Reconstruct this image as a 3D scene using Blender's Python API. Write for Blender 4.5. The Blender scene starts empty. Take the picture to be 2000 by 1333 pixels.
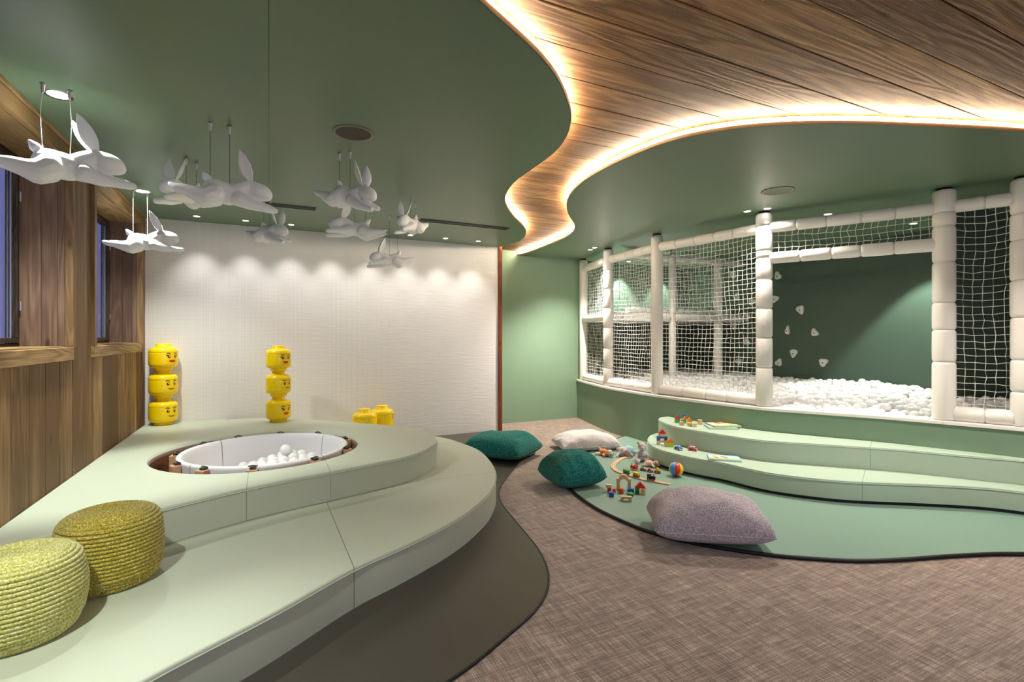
import bpy, bmesh, math, random
from mathutils import Vector, Matrix, noise
from mathutils.geometry import tessellate_polygon
rnd = random.Random(7)
PI = math.pi
C = bpy.context.scene.collection
# ---------------------------------------------------------------- camera
# room frame: x runs along the white back wall, y runs along the window wall, camera above (0, 0)
FP, CX, HY, H = 982.0, 1000.0, 657.0, 1.28
CA, SA = 0.9002, 0.4354
cd = bpy.data.cameras.new('camera'); cam = bpy.data.objects.new('camera', cd); C.objects.link(cam)
cam.location = (0, 0, H)
cam.rotation_euler = (PI/2, 0, -math.atan2(SA, CA))
cd.sensor_width = 36; cd.lens = FP/2000*36
cd.shift_y = -(666.5-HY)/2000
cd.clip_start = .05
bpy.context.scene.camera = cam
def P(px, py, z):
    """point of the horizontal plane z seen at a photo pixel"""
    d = FP*(H-z)/(py-HY); X = (px-CX)/FP*d
    return (X*CA+d*SA, -X*SA+d*CA)
def D(px, d):
    X = (px-CX)/FP*d
    return (X*CA+d*SA, -X*SA+d*CA)
def cam_dir(deg):
    """heading in the camera's plan view (0 = image right, 90 = away) as a room angle"""
    return math.radians(deg) - math.atan2(SA, CA)
# ---------------------------------------------------------------- world, exposure
sc = bpy.context.scene
sc.view_settings.view_transform = 'Standard'; sc.view_settings.look = 'None'
sc.view_settings.exposure = 0.75; sc.view_settings.gamma = 1; sc.view_settings.use_curve_mapping = False
w = bpy.data.worlds.new('dusk'); sc.world = w; w.use_nodes = True
w.node_tree.nodes['Background'].inputs[0].default_value = (.22, .25, .62, 1)
w.node_tree.nodes['Background'].inputs[1].default_value = .45
sc.cycles.max_bounces = 8; sc.cycles.diffuse_bounces = 5; sc.cycles.glossy_bounces = 3
sc.cycles.sample_clamp_indirect = 4
WARM = (1, .80, .58); NEUT = (1, .91, .80)
def spot(loc, power, angle=100, blend=.7, col=NEUT, r=.03, aim=None):
    l = bpy.data.lights.new('downlight_beam', 'SPOT'); o = bpy.data.objects.new('downlight_beam', l); C.objects.link(o)
    o.location = loc; l.energy = power; l.spot_size = math.radians(angle); l.spot_blend = blend; l.color = col; l.shadow_soft_size = r
    if aim:
        o.rotation_euler = (Vector(aim)-Vector(loc)).to_track_quat('-Z', 'Y').to_euler()
    return o
CEIL = 2.48; WOODZ = 2.545
XL, XR, YB, YR, YF = -1.126, 6.7, 6.187, 6.68, -1.7
TRX = 2.84
lamp_spots = []          # (x, y, radius) of seen and added downlights; most fixtures are modelled below
def downlight(x, y, power, angle=100, blend=.7, col=NEUT, r=.03, aim=None, size=.03):
    spot((x, y, CEIL-.02), power, angle, blend, col, r, aim); lamp_spots.append((x, y, size))
for i in range(8): downlight(-.65+.433*i, 5.9, 14, 74, 1.0, (1, .94, .90), .03, (-.65+.433*i, 6.10, 1.2), size=.026)
for y, pw in ((3.23, 120), (5.08, 90)): downlight(-.94, y, pw, 120, .8, (.95, 1, .93), .045, size=.046)
downlight(-.94, 1.3, 135, 130, .9, (.95, 1, .93), .045, size=.046)  # out-of-view downlight continuing the window row, added to light the foreground
for x, y, ax, ay, pw in ((4.137, 3.363, 3.6, 3.2, 75), (4.22, 3.21, 4.0, 2.2, 85), (4.01, 5.80, 3.9, 6.1, 150), (3.97, 5.64, 3.2, 5.6, 150)):
    downlight(x, y, pw, 105, .8, NEUT, .03, (ax, ay, 0), size=.028)
downlight(4.3, 1.1, 110, 120, .8, NEUT, .04, (4.0, 1.2, 0))  # out-of-view downlight added to brighten the right foreground
downlight(6.18, 2.96, 120, 84, .3, (.92, 1, .9), .02, (6.30, 2.9, 0))
downlight(5.2, 6.45, 130, 74, .5, (.9, 1, .9), .02, (5.2, 6.6, 1.3))
downlight(6.05, 6.45, 90, 74, .5, (.9, 1, .9), .02, (6.05, 6.6, 1.3))
downlight(4.95, 3.1, 22, 100, .8, NEUT, .04, (5.0, 3.1, .6))
downlight(4.55, 4.7, 48, 120, .8, NEUT, .04, (4.9, 4.7, .6))  # unseen lamp added to brighten the balls in the pit's left part
# added fill for the rabbits: unseen window behind the camera (window_3, modelled in wall_front)
al = bpy.data.lights.new('window_daylight', 'AREA'); ao = bpy.data.objects.new('window_daylight', al); C.objects.link(ao)
al.shape = 'RECTANGLE'; al.size = 3.4; al.size_y = 1.5; al.energy = 23; al.color = (.78, .84, 1); ao.location = (1.6, YF-.06, 1.35); ao.rotation_euler = (-PI/2, 0, PI)
# ---------------------------------------------------------------- materials
MATS = {}
def mat(name, col, rough=.5, spec=.5, metal=0, emit=None, estr=0, trans=0, bump=None, var=None, sheen=0, sss=0, ior=1.45, coat=0):
    if name in MATS: return MATS[name]
    m = bpy.data.materials.new(name); MATS[name] = m; m.use_nodes = True
    nt = m.node_tree; b = nt.nodes['Principled BSDF']
    b.inputs['Base Color'].default_value = (*col, 1); b.inputs['Roughness'].default_value = rough
    b.inputs['Specular IOR Level'].default_value = spec; b.inputs['Metallic'].default_value = metal
    b.inputs['Transmission Weight'].default_value = trans; b.inputs['IOR'].default_value = ior
    b.inputs['Sheen Weight'].default_value = sheen; b.inputs['Coat Weight'].default_value = coat
    if sss: b.inputs['Subsurface Weight'].default_value = sss; b.inputs['Subsurface Radius'].default_value = (.02, .02, .02)
    if emit: b.inputs['Emission Color'].default_value = (*emit, 1); b.inputs['Emission Strength'].default_value = estr
    tc = nt.nodes.new('ShaderNodeTexCoord')
    if var:   # (scale, colour2, contrast lo, hi)
        n = nt.nodes.new('ShaderNodeTexNoise'); n.inputs['Scale'].default_value = var[0]; n.inputs['Detail'].default_value = 4
        nt.links.new(tc.outputs['Object'], n.inputs['Vector'])
        r = nt.nodes.new('ShaderNodeValToRGB'); r.color_ramp.elements[0].position = var[2]; r.color_ramp.elements[1].position = var[3]
        r.color_ramp.elements[0].color = (*col, 1); r.color_ramp.elements[1].color = (*var[1], 1)
        nt.links.new(n.outputs['Fac'], r.inputs['Fac']); nt.links.new(r.outputs['Color'], b.inputs['Base Color'])
    if bump:  # (scale, distance, strength)
        n = nt.nodes.new('ShaderNodeTexNoise'); n.inputs['Scale'].default_value = bump[0]; n.inputs['Detail'].default_value = 3
        nt.links.new(tc.outputs['Object'], n.inputs['Vector'])
        bp = nt.nodes.new('ShaderNodeBump'); bp.inputs['Distance'].default_value = bump[1]; bp.inputs['Strength'].default_value = bump[2]
        nt.links.new(n.outputs['Fac'], bp.inputs['Height']); nt.links.new(bp.outputs['Normal'], b.inputs['Normal'])
    return m
def wood(name, axis, dark, mid, light, rough=.6, ring=1.0, amp=.12):
    m = bpy.data.materials.new(name); MATS[name] = m; m.use_nodes = True; nt = m.node_tree; b = nt.nodes['Principled BSDF']
    N = nt.nodes.new; L = nt.links.new
    tc = N('ShaderNodeTexCoord'); oi = N('ShaderNodeObjectInfo')
    off = N('ShaderNodeVectorMath'); off.operation = 'SCALE'; off.inputs[0].default_value = (37, 53, 71); L(oi.outputs['Random'], off.inputs['Scale'])
    add = N('ShaderNodeVectorMath'); L(tc.outputs['Object'], add.inputs[0]); L(off.outputs[0], add.inputs[1])
    def stretched(along, across):
        mp = N('ShaderNodeMapping'); s = [across]*3; s[axis] = along; mp.inputs['Scale'].default_value = s
        L(add.outputs[0], mp.inputs['Vector']); return mp
    a = stretched(.55, 5.0)
    big = N('ShaderNodeTexNoise'); big.inputs['Scale'].default_value = 1.0; big.inputs['Detail'].default_value = 2; L(a.outputs[0], big.inputs['Vector'])
    mu = N('ShaderNodeMath'); mu.operation = 'MULTIPLY'; mu.inputs[1].default_value = 150*ring; L(big.outputs['Fac'], mu.inputs[0])
    sn = N('ShaderNodeMath'); sn.operation = 'SINE'; L(mu.outputs[0], sn.inputs[0])
    f = stretched(3.0, 110)
    fine = N('ShaderNodeTexNoise'); fine.inputs['Scale'].default_value = 1.0; fine.inputs['Detail'].default_value = 4; L(f.outputs[0], fine.inputs['Vector'])
    g = stretched(1.2, 7)
    pat = N('ShaderNodeTexNoise'); pat.inputs['Scale'].default_value = 1.0; pat.inputs['Detail'].default_value = 5; L(g.outputs[0], pat.inputs['Vector'])
    k = stretched(2.2, 5.5)
    vo = N('ShaderNodeTexVoronoi'); vo.inputs['Scale'].default_value = 1.0; L(k.outputs[0], vo.inputs['Vector'])
    kr = N('ShaderNodeValToRGB'); kr.color_ramp.elements[0].position = .03; kr.color_ramp.elements[1].position = .10
    kr.color_ramp.elements[0].color = (.35, .3, .25, 1); kr.color_ramp.elements[1].color = (1, 1, 1, 1); L(vo.outputs['Distance'], kr.inputs['Fac'])
    mx = N('ShaderNodeMath'); mx.operation = 'MULTIPLY_ADD'; mx.inputs[1].default_value = amp; L(sn.outputs[0], mx.inputs[0])
    m2 = N('ShaderNodeMath'); m2.operation = 'MULTIPLY_ADD'; m2.inputs[1].default_value = .42; m2.inputs[2].default_value = .045; L(fine.outputs['Fac'], m2.inputs[0])
    m3 = N('ShaderNodeMath'); m3.operation = 'MULTIPLY_ADD'; m3.inputs[1].default_value = .45; L(pat.outputs['Fac'], m3.inputs[0]); L(m2.outputs[0], m3.inputs[2])
    m4 = N('ShaderNodeMath'); m4.operation = 'SUBTRACT'; m4.inputs[1].default_value = .15; L(m3.outputs[0], m4.inputs[0]); L(m4.outputs[0], mx.inputs[2])
    rr = N('ShaderNodeMath'); rr.operation = 'MULTIPLY_ADD'; rr.inputs[1].default_value = .34; L(oi.outputs['Random'], rr.inputs[0]); 
    m5 = N('ShaderNodeMath'); m5.operation = 'SUBTRACT'; m5.inputs[1].default_value = .17; L(mx.outputs[0], m5.inputs[0]); L(m5.outputs[0], rr.inputs[2])
    r = N('ShaderNodeValToRGB'); e = r.color_ramp.elements; e[0].position = .25; e[0].color = (*dark, 1); e[1].position = .78; e[1].color = (*light, 1)
    x = e.new(.5); x.color = (*mid, 1); L(rr.outputs[0], r.inputs['Fac'])
    mm = N('ShaderNodeMix'); mm.data_type = 'RGBA'; mm.blend_type = 'MULTIPLY'; mm.inputs[0].default_value = 1; L(r.outputs['Color'], mm.inputs[6]); L(kr.outputs['Color'], mm.inputs[7])
    L(mm.outputs[2], b.inputs['Base Color']); b.inputs['Roughness'].default_value = rough; b.inputs['Specular IOR Level'].default_value = .3
    bp = N('ShaderNodeBump'); bp.inputs['Distance'].default_value = .004; bp.inputs['Strength'].default_value = .6; L(mx.outputs[0], bp.inputs['Height']); L(bp.outputs['Normal'], b.inputs['Normal'])
    return m
ceil_wood = wood('ceiling_wood', 0, (.13, .058, .018), (.26, .13, .045), (.40, .22, .085), ring=.55)
wall_wood = wood('wall_wood', 2, (.13, .065, .024), (.31, .18, .078), (.54, .38, .19), ring=.4, amp=.06)
trim_wood = wood('trim_wood', 1, (.22, .13, .05), (.36, .23, .10), (.48, .33, .16), ring=.6)
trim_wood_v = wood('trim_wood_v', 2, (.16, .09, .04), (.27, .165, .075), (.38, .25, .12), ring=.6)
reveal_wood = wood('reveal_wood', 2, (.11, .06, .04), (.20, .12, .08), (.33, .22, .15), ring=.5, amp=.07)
dark_wood = wood('dark_wood', 2, (.02, .012, .008), (.05, .03, .018), (.09, .055, .03))
red_wood = wood('red_wood', 2, (.10, .025, .008), (.17, .045, .014), (.23, .07, .025))
toy_wood = mat('toy_wood', (.62, .42, .22), .5, var=(30, (.72, .52, .30), .4, .6))
DGREEN = mat('dark_green_paint', (.075, .115, .085), .45, .35, bump=(220, .0006, .15))  # darker green used on the pit's inner walls and partition
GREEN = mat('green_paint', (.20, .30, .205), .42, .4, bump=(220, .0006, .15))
GREENC = mat('green_ceiling_paint', (.135, .20, .125), .40, .45, bump=(220, .0006, .15))
SAGE = mat('sage_vinyl', (.50, .54, .43), .42, .4, bump=(400, .0005, .2))
MINT = mat('mint_vinyl', (.42, .535, .42), .42, .4, bump=(400, .0005, .2))
MATG = mat('green_mat_vinyl', (.20, .31, .25), .36, .45, bump=(300, .0005, .2))
MATT = mat('taupe_mat_vinyl', (.052, .046, .036), .38, .45, bump=(300, .0005, .2))
BLACK = mat('black_edge', (.008, .008, .008), .5)
WHITEV = mat('white_vinyl', (.82, .78, .73), .38, .4, bump=(60, .002, .15))
WHITEB = mat('white_plastic_ball', (.86, .85, .85), .28, .5, sss=.1)
RABBIT = mat('white_resin', (.90, .90, .92), .35, .45)
CORD = mat('white_cord', (.82, .82, .76), .8)
CHROME = mat('brushed_metal', (.55, .56, .55), .3, metal=1)
DARKM = mat('dark_metal', (.06, .06, .055), .45, metal=.6)
GLASS = mat('window_glass', (1, 1, 1), .0, trans=1, ior=1.45)
LED = mat('led_glow', (1, 1, 1), .5, emit=(1, .83, .62), estr=55)
LAMPE = mat('lamp_glow', (1, 1, 1), .5, emit=(1, .95, .88), estr=14)
LIP = mat('golden_edge_wood', (.50, .32, .14), .5)
def wall_tex():
    m = bpy.data.materials.new('white_relief_wall'); m.use_nodes = True; nt = m.node_tree; b = nt.nodes['Principled BSDF']; N = nt.nodes.new; L = nt.links.new
    b.inputs['Base Color'].default_value = (.78, .735, .69, 1); b.inputs['Roughness'].default_value = .75
    tc = N('ShaderNodeTexCoord'); sp = N('ShaderNodeSeparateXYZ'); L(tc.outputs['Object'], sp.inputs[0])
    outs = []
    for ax, per in ((0, .0140), (2, .0140)):
        a = N('ShaderNodeMath'); a.operation = 'MULTIPLY'; a.inputs[1].default_value = 2*PI/per; L(sp.outputs[ax], a.inputs[0])
        s = N('ShaderNodeMath'); s.operation = 'SINE'; L(a.outputs[0], s.inputs[0]); outs.append(s)
    mn = N('ShaderNodeMath'); mn.operation = 'MINIMUM'; L(outs[0].outputs[0], mn.inputs[0]); L(outs[1].outputs[0], mn.inputs[1])
    ns = N('ShaderNodeTexNoise'); ns.inputs['Scale'].default_value = 1; mp = N('ShaderNodeMapping'); mp.inputs['Scale'].default_value = (5, 5, 45); L(tc.outputs['Object'], mp.inputs[0]); L(mp.outputs[0], ns.inputs['Vector'])
    fd = N('ShaderNodeMapRange'); fd.inputs['From Min'].default_value = -1.1; fd.inputs['From Max'].default_value = 1.6; fd.inputs['To Min'].default_value = 1; fd.inputs['To Max'].default_value = .15; L(sp.outputs[0], fd.inputs[0])
    m1 = N('ShaderNodeMath'); m1.operation = 'MULTIPLY'; L(mn.outputs[0], m1.inputs[0]); L(fd.outputs[0], m1.inputs[1])
    m2 = N('ShaderNodeMath'); m2.operation = 'MULTIPLY_ADD'; m2.inputs[1].default_value = 3.0; L(ns.outputs['Fac'], m2.inputs[0]); L(m1.outputs[0], m2.inputs[2])
    bp = N('ShaderNodeBump'); bp.inputs['Distance'].default_value = .0012; bp.inputs['Strength'].default_value = .45; L(m2.outputs[0], bp.inputs['Height']); L(bp.outputs['Normal'], b.inputs['Normal'])
    cr = N('ShaderNodeValToRGB'); cr.color_ramp.elements[0].position = .0; cr.color_ramp.elements[0].color = (.71, .69, .665, 1); cr.color_ramp.elements[1].position = .35; cr.color_ramp.elements[1].color = (.86, .84, .82, 1)
    ad = N('ShaderNodeMath'); ad.operation = 'ADD'; ad.inputs[1].default_value = .9; L(m1.outputs[0], ad.inputs[0]); L(ad.outputs[0], cr.inputs[0]); L(cr.outputs[0], b.inputs['Base Color'])
    return m
def carpet():
    m = bpy.data.materials.new('woven_carpet'); m.use_nodes = True; nt = m.node_tree; b = nt.nodes['Principled BSDF']; N = nt.nodes.new; L = nt.links.new
    tc = N('ShaderNodeTexCoord'); outs = []
    for sc3, det, nsc in (((8, 210, 1), 4, 1), ((210, 8, 1), 4, 1), ((330, 330, 1), 2, 1), ((3.5, 34, 1), 3, 1), ((34, 3.5, 1), 3, 1)):
        mp = N('ShaderNodeMapping'); mp.inputs['Scale'].default_value = sc3; L(tc.outputs['Object'], mp.inputs[0])
        n = N('ShaderNodeTexNoise'); n.inputs['Scale'].default_value = nsc; n.inputs['Detail'].default_value = det; L(mp.outputs[0], n.inputs['Vector']); outs.append(n)
    s = None
    for n, k in zip(outs, (.52, .52, .5, .23, .23)):
        mm = N('ShaderNodeMath'); mm.operation = 'MULTIPLY_ADD'; mm.inputs[1].default_value = k; L(n.outputs['Fac'], mm.inputs[0])
        if s: L(s.outputs[0], mm.inputs[2])
        else: mm.inputs[2].default_value = -.5
        s = mm
    r = N('ShaderNodeValToRGB'); e = r.color_ramp.elements; e[0].position = .33; e[0].color = (.10, .066, .048, 1); e[1].position = .70; e[1].color = (.60, .47, .38, 1)
    x = e.new(.5); x.color = (.235, .168, .130, 1); L(s.outputs[0], r.inputs[0]); L(r.outputs[0], b.inputs['Base Color'])
    b.inputs['Roughness'].default_value = .95; b.inputs['Specular IOR Level'].default_value = .15; b.inputs['Sheen Weight'].default_value = .4
    bp = N('ShaderNodeBump'); bp.inputs['Distance'].default_value = .004; bp.inputs['Strength'].default_value = .9; L(s.outputs[0], bp.inputs['Height']); L(bp.outputs['Normal'], b.inputs['Normal'])
    return m
WALLT = wall_tex(); CARPET = carpet()
# ---------------------------------------------------------------- helpers
class G:
    def __init__(s): s.v = []; s.f = []; s.sm = []
    def add(s, v, f, smooth=False, M=None):
        k = len(s.v); s.v += [tuple(M @ Vector(p)) if M else tuple(p) for p in v]
        s.f += [tuple(i+k for i in q) for q in f]; s.sm += [smooth]*len(f); return s
    def box(s, a, b, M=None, bev=0):
        x0, y0, z0 = a; x1, y1, z1 = b
        if not bev:
            return s.add([(x0,y0,z0),(x1,y0,z0),(x1,y1,z0),(x0,y1,z0),(x0,y0,z1),(x1,y0,z1),(x1,y1,z1),(x0,y1,z1)],
                     [(3,2,1,0),(4,5,6,7),(0,1,5,4),(1,2,6,5),(2,3,7,6),(3,0,4,7)], False, M)
        bm = bmesh.new(); bmesh.ops.create_cube(bm, size=1)
        for q in bm.verts: q.co = ((x0+x1)/2+q.co.x*(x1-x0), (y0+y1)/2+q.co.y*(y1-y0), (z0+z1)/2+q.co.z*(z1-z0))
        bmesh.ops.bevel(bm, geom=bm.edges[:], offset=bev, segments=2, profile=.5, affect='EDGES')
        return s.bm(bm, False, M)
    def bm(s, bm, smooth=True, M=None):
        bm.verts.index_update(); s.add([q.co[:] for q in bm.verts], [[q.index for q in f.verts] for f in bm.faces], smooth, M); bm.free(); return s
    def lathe(s, prof, n=32, M=None, smooth=True, a0=0, a1=2*PI, cap=True):
        full = abs(a1-a0-2*PI) < 1e-6; cols = n if full else n+1
        v = []; f = []
        for r, z in prof:
            for i in range(cols):
                a = a0+(a1-a0)*i/n; v.append((r*math.cos(a), r*math.sin(a), z))
        for j in range(len(prof)-1):
            for i in range(n):
                i2 = (i+1) % cols if full else i+1
                f.append((j*cols+i, j*cols+i2, (j+1)*cols+i2, (j+1)*cols+i))
        if full and cap:
            if prof[0][0] > 1e-6: f.append(tuple(range(cols-1, -1, -1)))
            if prof[-1][0] > 1e-6: f.append(tuple((len(prof)-1)*cols+i for i in range(cols)))
        return s.add(v, f, smooth, M)
    def tube(s, pts, r, n=6, closed=False, cap=True):
        pts = [Vector(p) for p in pts]; m = len(pts); v = []; f = []
        for i, p in enumerate(pts):
            if closed: t = pts[(i+1) % m]-pts[i-1]
            else: t = pts[min(i+1, m-1)]-pts[max(i-1, 0)]
            t.normalize(); u = t.cross(Vector((0, 0, 1)))
            if u.length < 1e-3: u = t.cross(Vector((0, 1, 0)))
            u.normalize(); w2 = t.cross(u); rr = r[i] if isinstance(r, (list, tuple)) else r
            for k in range(n):
                a = 2*PI*k/n; v.append(p+u*math.cos(a)*rr+w2*math.sin(a)*rr)
        for i in range(m if closed else m-1):
            j = (i+1) % m
            for k in range(n): f.append((i*n+k, i*n+(k+1) % n, j*n+(k+1) % n, j*n+k))
        if cap and not closed: f.append(tuple(range(n-1, -1, -1))); f.append(tuple((m-1)*n+k for k in range(n)))
        return s.add(v, f, True)
    def sphere(s, c, r, n=3, M=None):
        bm = bmesh.new(); bmesh.ops.create_icosphere(bm, subdivisions=n, radius=1)
        rr = r if isinstance(r, (tuple, list)) else (r, r, r)
        for q in bm.verts: q.co = Vector((q.co.x*rr[0], q.co.y*rr[1], q.co.z*rr[2]))
        T = Matrix.Translation(c) @ (M or Matrix()); return s.bm(bm, True, T)
    def mesh(s, name, m):
        me = bpy.data.meshes.new(name); me.from_pydata(s.v, [], s.f); me.polygons.foreach_set('use_smooth', s.sm)
        if m: me.materials.append(m)
        me.update(); return me
    def build(s, name, m, parent=None, loc=None, rot=None, kind=None):
        o = bpy.data.objects.new(name, s.mesh(name, m)); C.objects.link(o)
        if parent: o.parent = parent
        if loc: o.location = loc
        if rot: o.rotation_euler = rot
        if kind: o['kind'] = kind
        return o
def tag(o, label, cat, group=None):
    o['label'] = label; o['category'] = cat
    if group: o['group'] = group
    return o
def thing(name, label, cat, loc=(0, 0, 0), rz=0, group=None):
    o = bpy.data.objects.new(name, None); C.objects.link(o); o.location = loc; o.rotation_euler = (0, 0, rz); o.empty_display_size = .1
    return tag(o, label, cat, group)
def struct_root(name):
    o = bpy.data.objects.new(name, None); C.objects.link(o); o['kind'] = 'structure'; return o
def obj_from(me, name, parent=None, loc=(0, 0, 0), rot=(0, 0, 0)):
    o = bpy.data.objects.new(name, me); C.objects.link(o); o.location = loc; o.rotation_euler = rot
    if parent: o.parent = parent
    return o
def cr(pts, n=8, closed=False):
    out = []; m = len(pts); V = [Vector(p) for p in pts]
    for i in range(m if closed else m-1):
        if closed: a, b, c, d = V[i-1], V[i], V[(i+1) % m], V[(i+2) % m]
        else: a, b, c, d = V[max(i-1, 0)], V[i], V[i+1], V[min(i+2, m-1)]
        for k in range(n):
            t = k/n
            out.append(.5*((2*b)+(c-a)*t+(2*a-5*b+4*c-d)*t*t+(3*b-a-3*c+d)*t**3))
    if not closed: out.append(V[-1])
    return out
def smooth_line(pts, it=3):
    pts = [Vector(p) for p in pts]
    for _ in range(it):
        pts = [pts[0]]+[(pts[i-1]+pts[i]*2+pts[i+1])/4 for i in range(1, len(pts)-1)]+[pts[-1]]
    return pts
def ccw(poly):
    a = sum(poly[i-1][0]*poly[i][1]-poly[i][0]*poly[i-1][1] for i in range(len(poly)))
    return list(poly) if a > 0 else list(reversed(poly))
def inset(poly, d):
    out = []; m = len(poly)
    for i in range(m):
        p = Vector(poly[i][:2]); a = Vector(poly[i-1][:2]); b = Vector(poly[(i+1) % m][:2])
        e1 = (p-a).normalized(); e2 = (b-p).normalized(); n1 = Vector((-e1.y, e1.x)); n2 = Vector((-e2.y, e2.x))
        n = n1+n2
        if n.length < 1e-4: n = n1
        n.normalize(); k = max(.5, n.dot(n1)); out.append(p+n*(d/k))
    return out
def prism(poly, z0, z1, bev=0, hole=None, g=None, bottom=True):
    """closed prism over an outline; bev rounds its upper edge; hole is an inner outline"""
    g = g or G(); poly = ccw([Vector(p[:2]) for p in poly]); rings = [(poly, z0)]
    if bev:
        for k in range(5):
            a = k/4*PI/2; rings.append((inset(poly, bev*(1-math.cos(a))), z1-bev+bev*math.sin(a)))
    else: rings.append((poly, z1))
    m = len(poly); v = []; f = []
    for r, z in rings: v += [(p.x, p.y, z) for p in r]
    for j in range(len(rings)-1):
        for i in range(m): f.append((j*m+i, j*m+(i+1) % m, (j+1)*m+(i+1) % m, (j+1)*m+i))
    g.add(v, f, bool(bev))
    top = rings[-1][0]
    loops = [[Vector((p.x, p.y, 0)) for p in top]]
    if hole: loops.append([Vector((p[0], p[1], 0)) for p in reversed(ccw(hole))])
    tri = tessellate_polygon(loops); fl = [q for l in loops for q in l]
    def orient(t, up):
        a, b, c = (fl[i] for i in t); s = (b-a).cross(c-a).z
        return t if (s > 0) == up else t[::-1]
    g.add([(p.x, p.y, z1) for p in fl], [orient(t, True) for t in tri], False)
    if bottom:
        g.add([(p.x, p.y, z0) for p in fl], [orient(t, False) for t in tri], False)
    if hole:
        h = ccw(hole); k = len(h); g.add([(p[0], p[1], z0) for p in h]+[(p[0], p[1], z1) for p in h], [(i, k+i, k+(i+1) % k, (i+1) % k) for i in range(k)], True)
    return g
def cut(g, planes, gap=.0015):
    """split a built shape by vertical planes (point, direction in plan): a list of shapes"""
    parts = [g]
    for p, d in planes:
        nxt = []; nrm = Vector((-d[1], d[0], 0)).normalized(); p3 = Vector((p[0], p[1], 0))
        for q in parts:
            for sgn in (1, -1):
                bm = bmesh.new(); vs = [bm.verts.new(c) for c in q.v]
                for fc, s in zip(q.f, q.sm):
                    try: ff = bm.faces.new([vs[i] for i in fc]); ff.smooth = s
                    except ValueError: pass
                bmesh.ops.bisect_plane(bm, geom=bm.verts[:]+bm.edges[:]+bm.faces[:], plane_co=p3+nrm*gap*sgn, plane_no=nrm*sgn, clear_inner=True)
                if len(bm.faces):
                    o = G(); bm.verts.index_update(); o.v = [c.co[:] for c in bm.verts]; o.f = [[c.index for c in f.verts] for f in bm.faces]; o.sm = [f.smooth for f in bm.faces]; nxt.append(o)
                bm.free()
        parts = nxt
    out = []
    for q in parts:          # loose islands become pieces of their own
        bm = bmesh.new(); vs = [bm.verts.new(c) for c in q.v]
        for fc, s in zip(q.f, q.sm):
            try: ff = bm.faces.new([vs[i] for i in fc]); ff.smooth = s
            except ValueError: pass
        bmesh.ops.remove_doubles(bm, verts=bm.verts[:], dist=.0002)
        left = set(bm.faces)
        while left:
            st = [left.pop()]; isl = [st[0]]
            while st:
                f = st.pop()
                for v in f.verts:
                    for h in v.link_faces:
                        if h in left: left.remove(h); st.append(h); isl.append(h)
            ids = {}; o = G()
            for f in isl:
                for v in f.verts: ids.setdefault(v, len(ids))
                o.f.append([ids[v] for v in f.verts]); o.sm.append(f.smooth)
            o.v = [v.co[:] for v in ids]; out.append(o)
        bm.free()
    return out
def remeshed(g, voxel, name, smooth=4):
    """one continuous skin over overlapping blobs"""
    me = g.mesh(name, None); o = bpy.data.objects.new('tmp', me); C.objects.link(o)
    r = o.modifiers.new('r', 'REMESH'); r.mode = 'VOXEL'; r.voxel_size = voxel; r.use_smooth_shade = True
    s = o.modifiers.new('s', 'SMOOTH'); s.iterations = smooth; s.factor = .6
    dg = bpy.context.evaluated_depsgraph_get(); out = bpy.data.meshes.new_from_object(o.evaluated_get(dg)); out.name = name
    bpy.data.objects.remove(o); bpy.data.meshes.remove(me)
    out.polygons.foreach_set('use_smooth', [True]*len(out.polygons)); return out
def chain(g, pts, n=7):
    """tapered limb: spheres blended along a polyline of (x, y, z, r)"""
    for a, b in zip(pts, pts[1:]):
        for k in range(n+1):
            t = k/n; g.sphere([a[i]*(1-t)+b[i]*t for i in range(3)], a[3]*(1-t)+b[3]*t, 2)
    return g
# ================================================================ structure
floor = G().box((XL-.2, YF-.2, -.1), (XR+.2, YR+.2, 0)).build('floor', CARPET, kind='structure')
# --- wall of windows on the left
wl = struct_root('wall_left')
WIN = ((2.60, 4.04), (4.524, 5.94)); WZ0, WZ1 = 1.21, 2.37
g = G(); xo = XL-.30
g.box((xo, YF, 0), (XL-.02, YB+.1, WZ0-.005)); g.box((xo, YF, WZ1+.005), (XL-.02, YB+.1, 2.6))
g.box((xo, YF, WZ0-.005), (XL-.02, WIN[0][0]-.013, WZ1+.005)); g.box((xo, WIN[0][1]+.013, WZ0-.005), (XL-.02, WIN[1][0]-.013, WZ1+.005)); g.box((xo, WIN[1][1]+.013, WZ0-.005), (XL-.02, YB+.1, WZ1+.005))
g.build('backing', dark_wood, wl)
def plank_box(y0, y1, z0, z1, x=XL):
    if y1-y0 < .01 or z1-z0 < .01: return
    o = G().box((-.02, 0, 0), (rnd.uniform(-.0015, .0015), y1-y0-.006, z1-z0), bev=.002).build('plank', wall_wood, wl, loc=(x, y0+.002, z0))
ys = [3.246-.215*k for k in range(24, 0, -1)]+[3.246+.215*k for k in range(15)]
for a, b in zip(ys, ys[1:]):
    if b < YF: continue
    a, b = max(a, YF), min(b, YB)
    if b-a < .02: continue
    inside = [w for w in WIN if w[0]-.06 < (a+b)/2 < w[1]+.06]
    if inside: plank_box(a, b, 0, WZ0-.06)
    else: plank_box(a, b, 0, CEIL)
G().box((XL-.03, WIN[1][1]+.047, WZ0-.06), (XL, YB, CEIL)).build('corner_board', trim_wood_v, wl)
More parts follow.
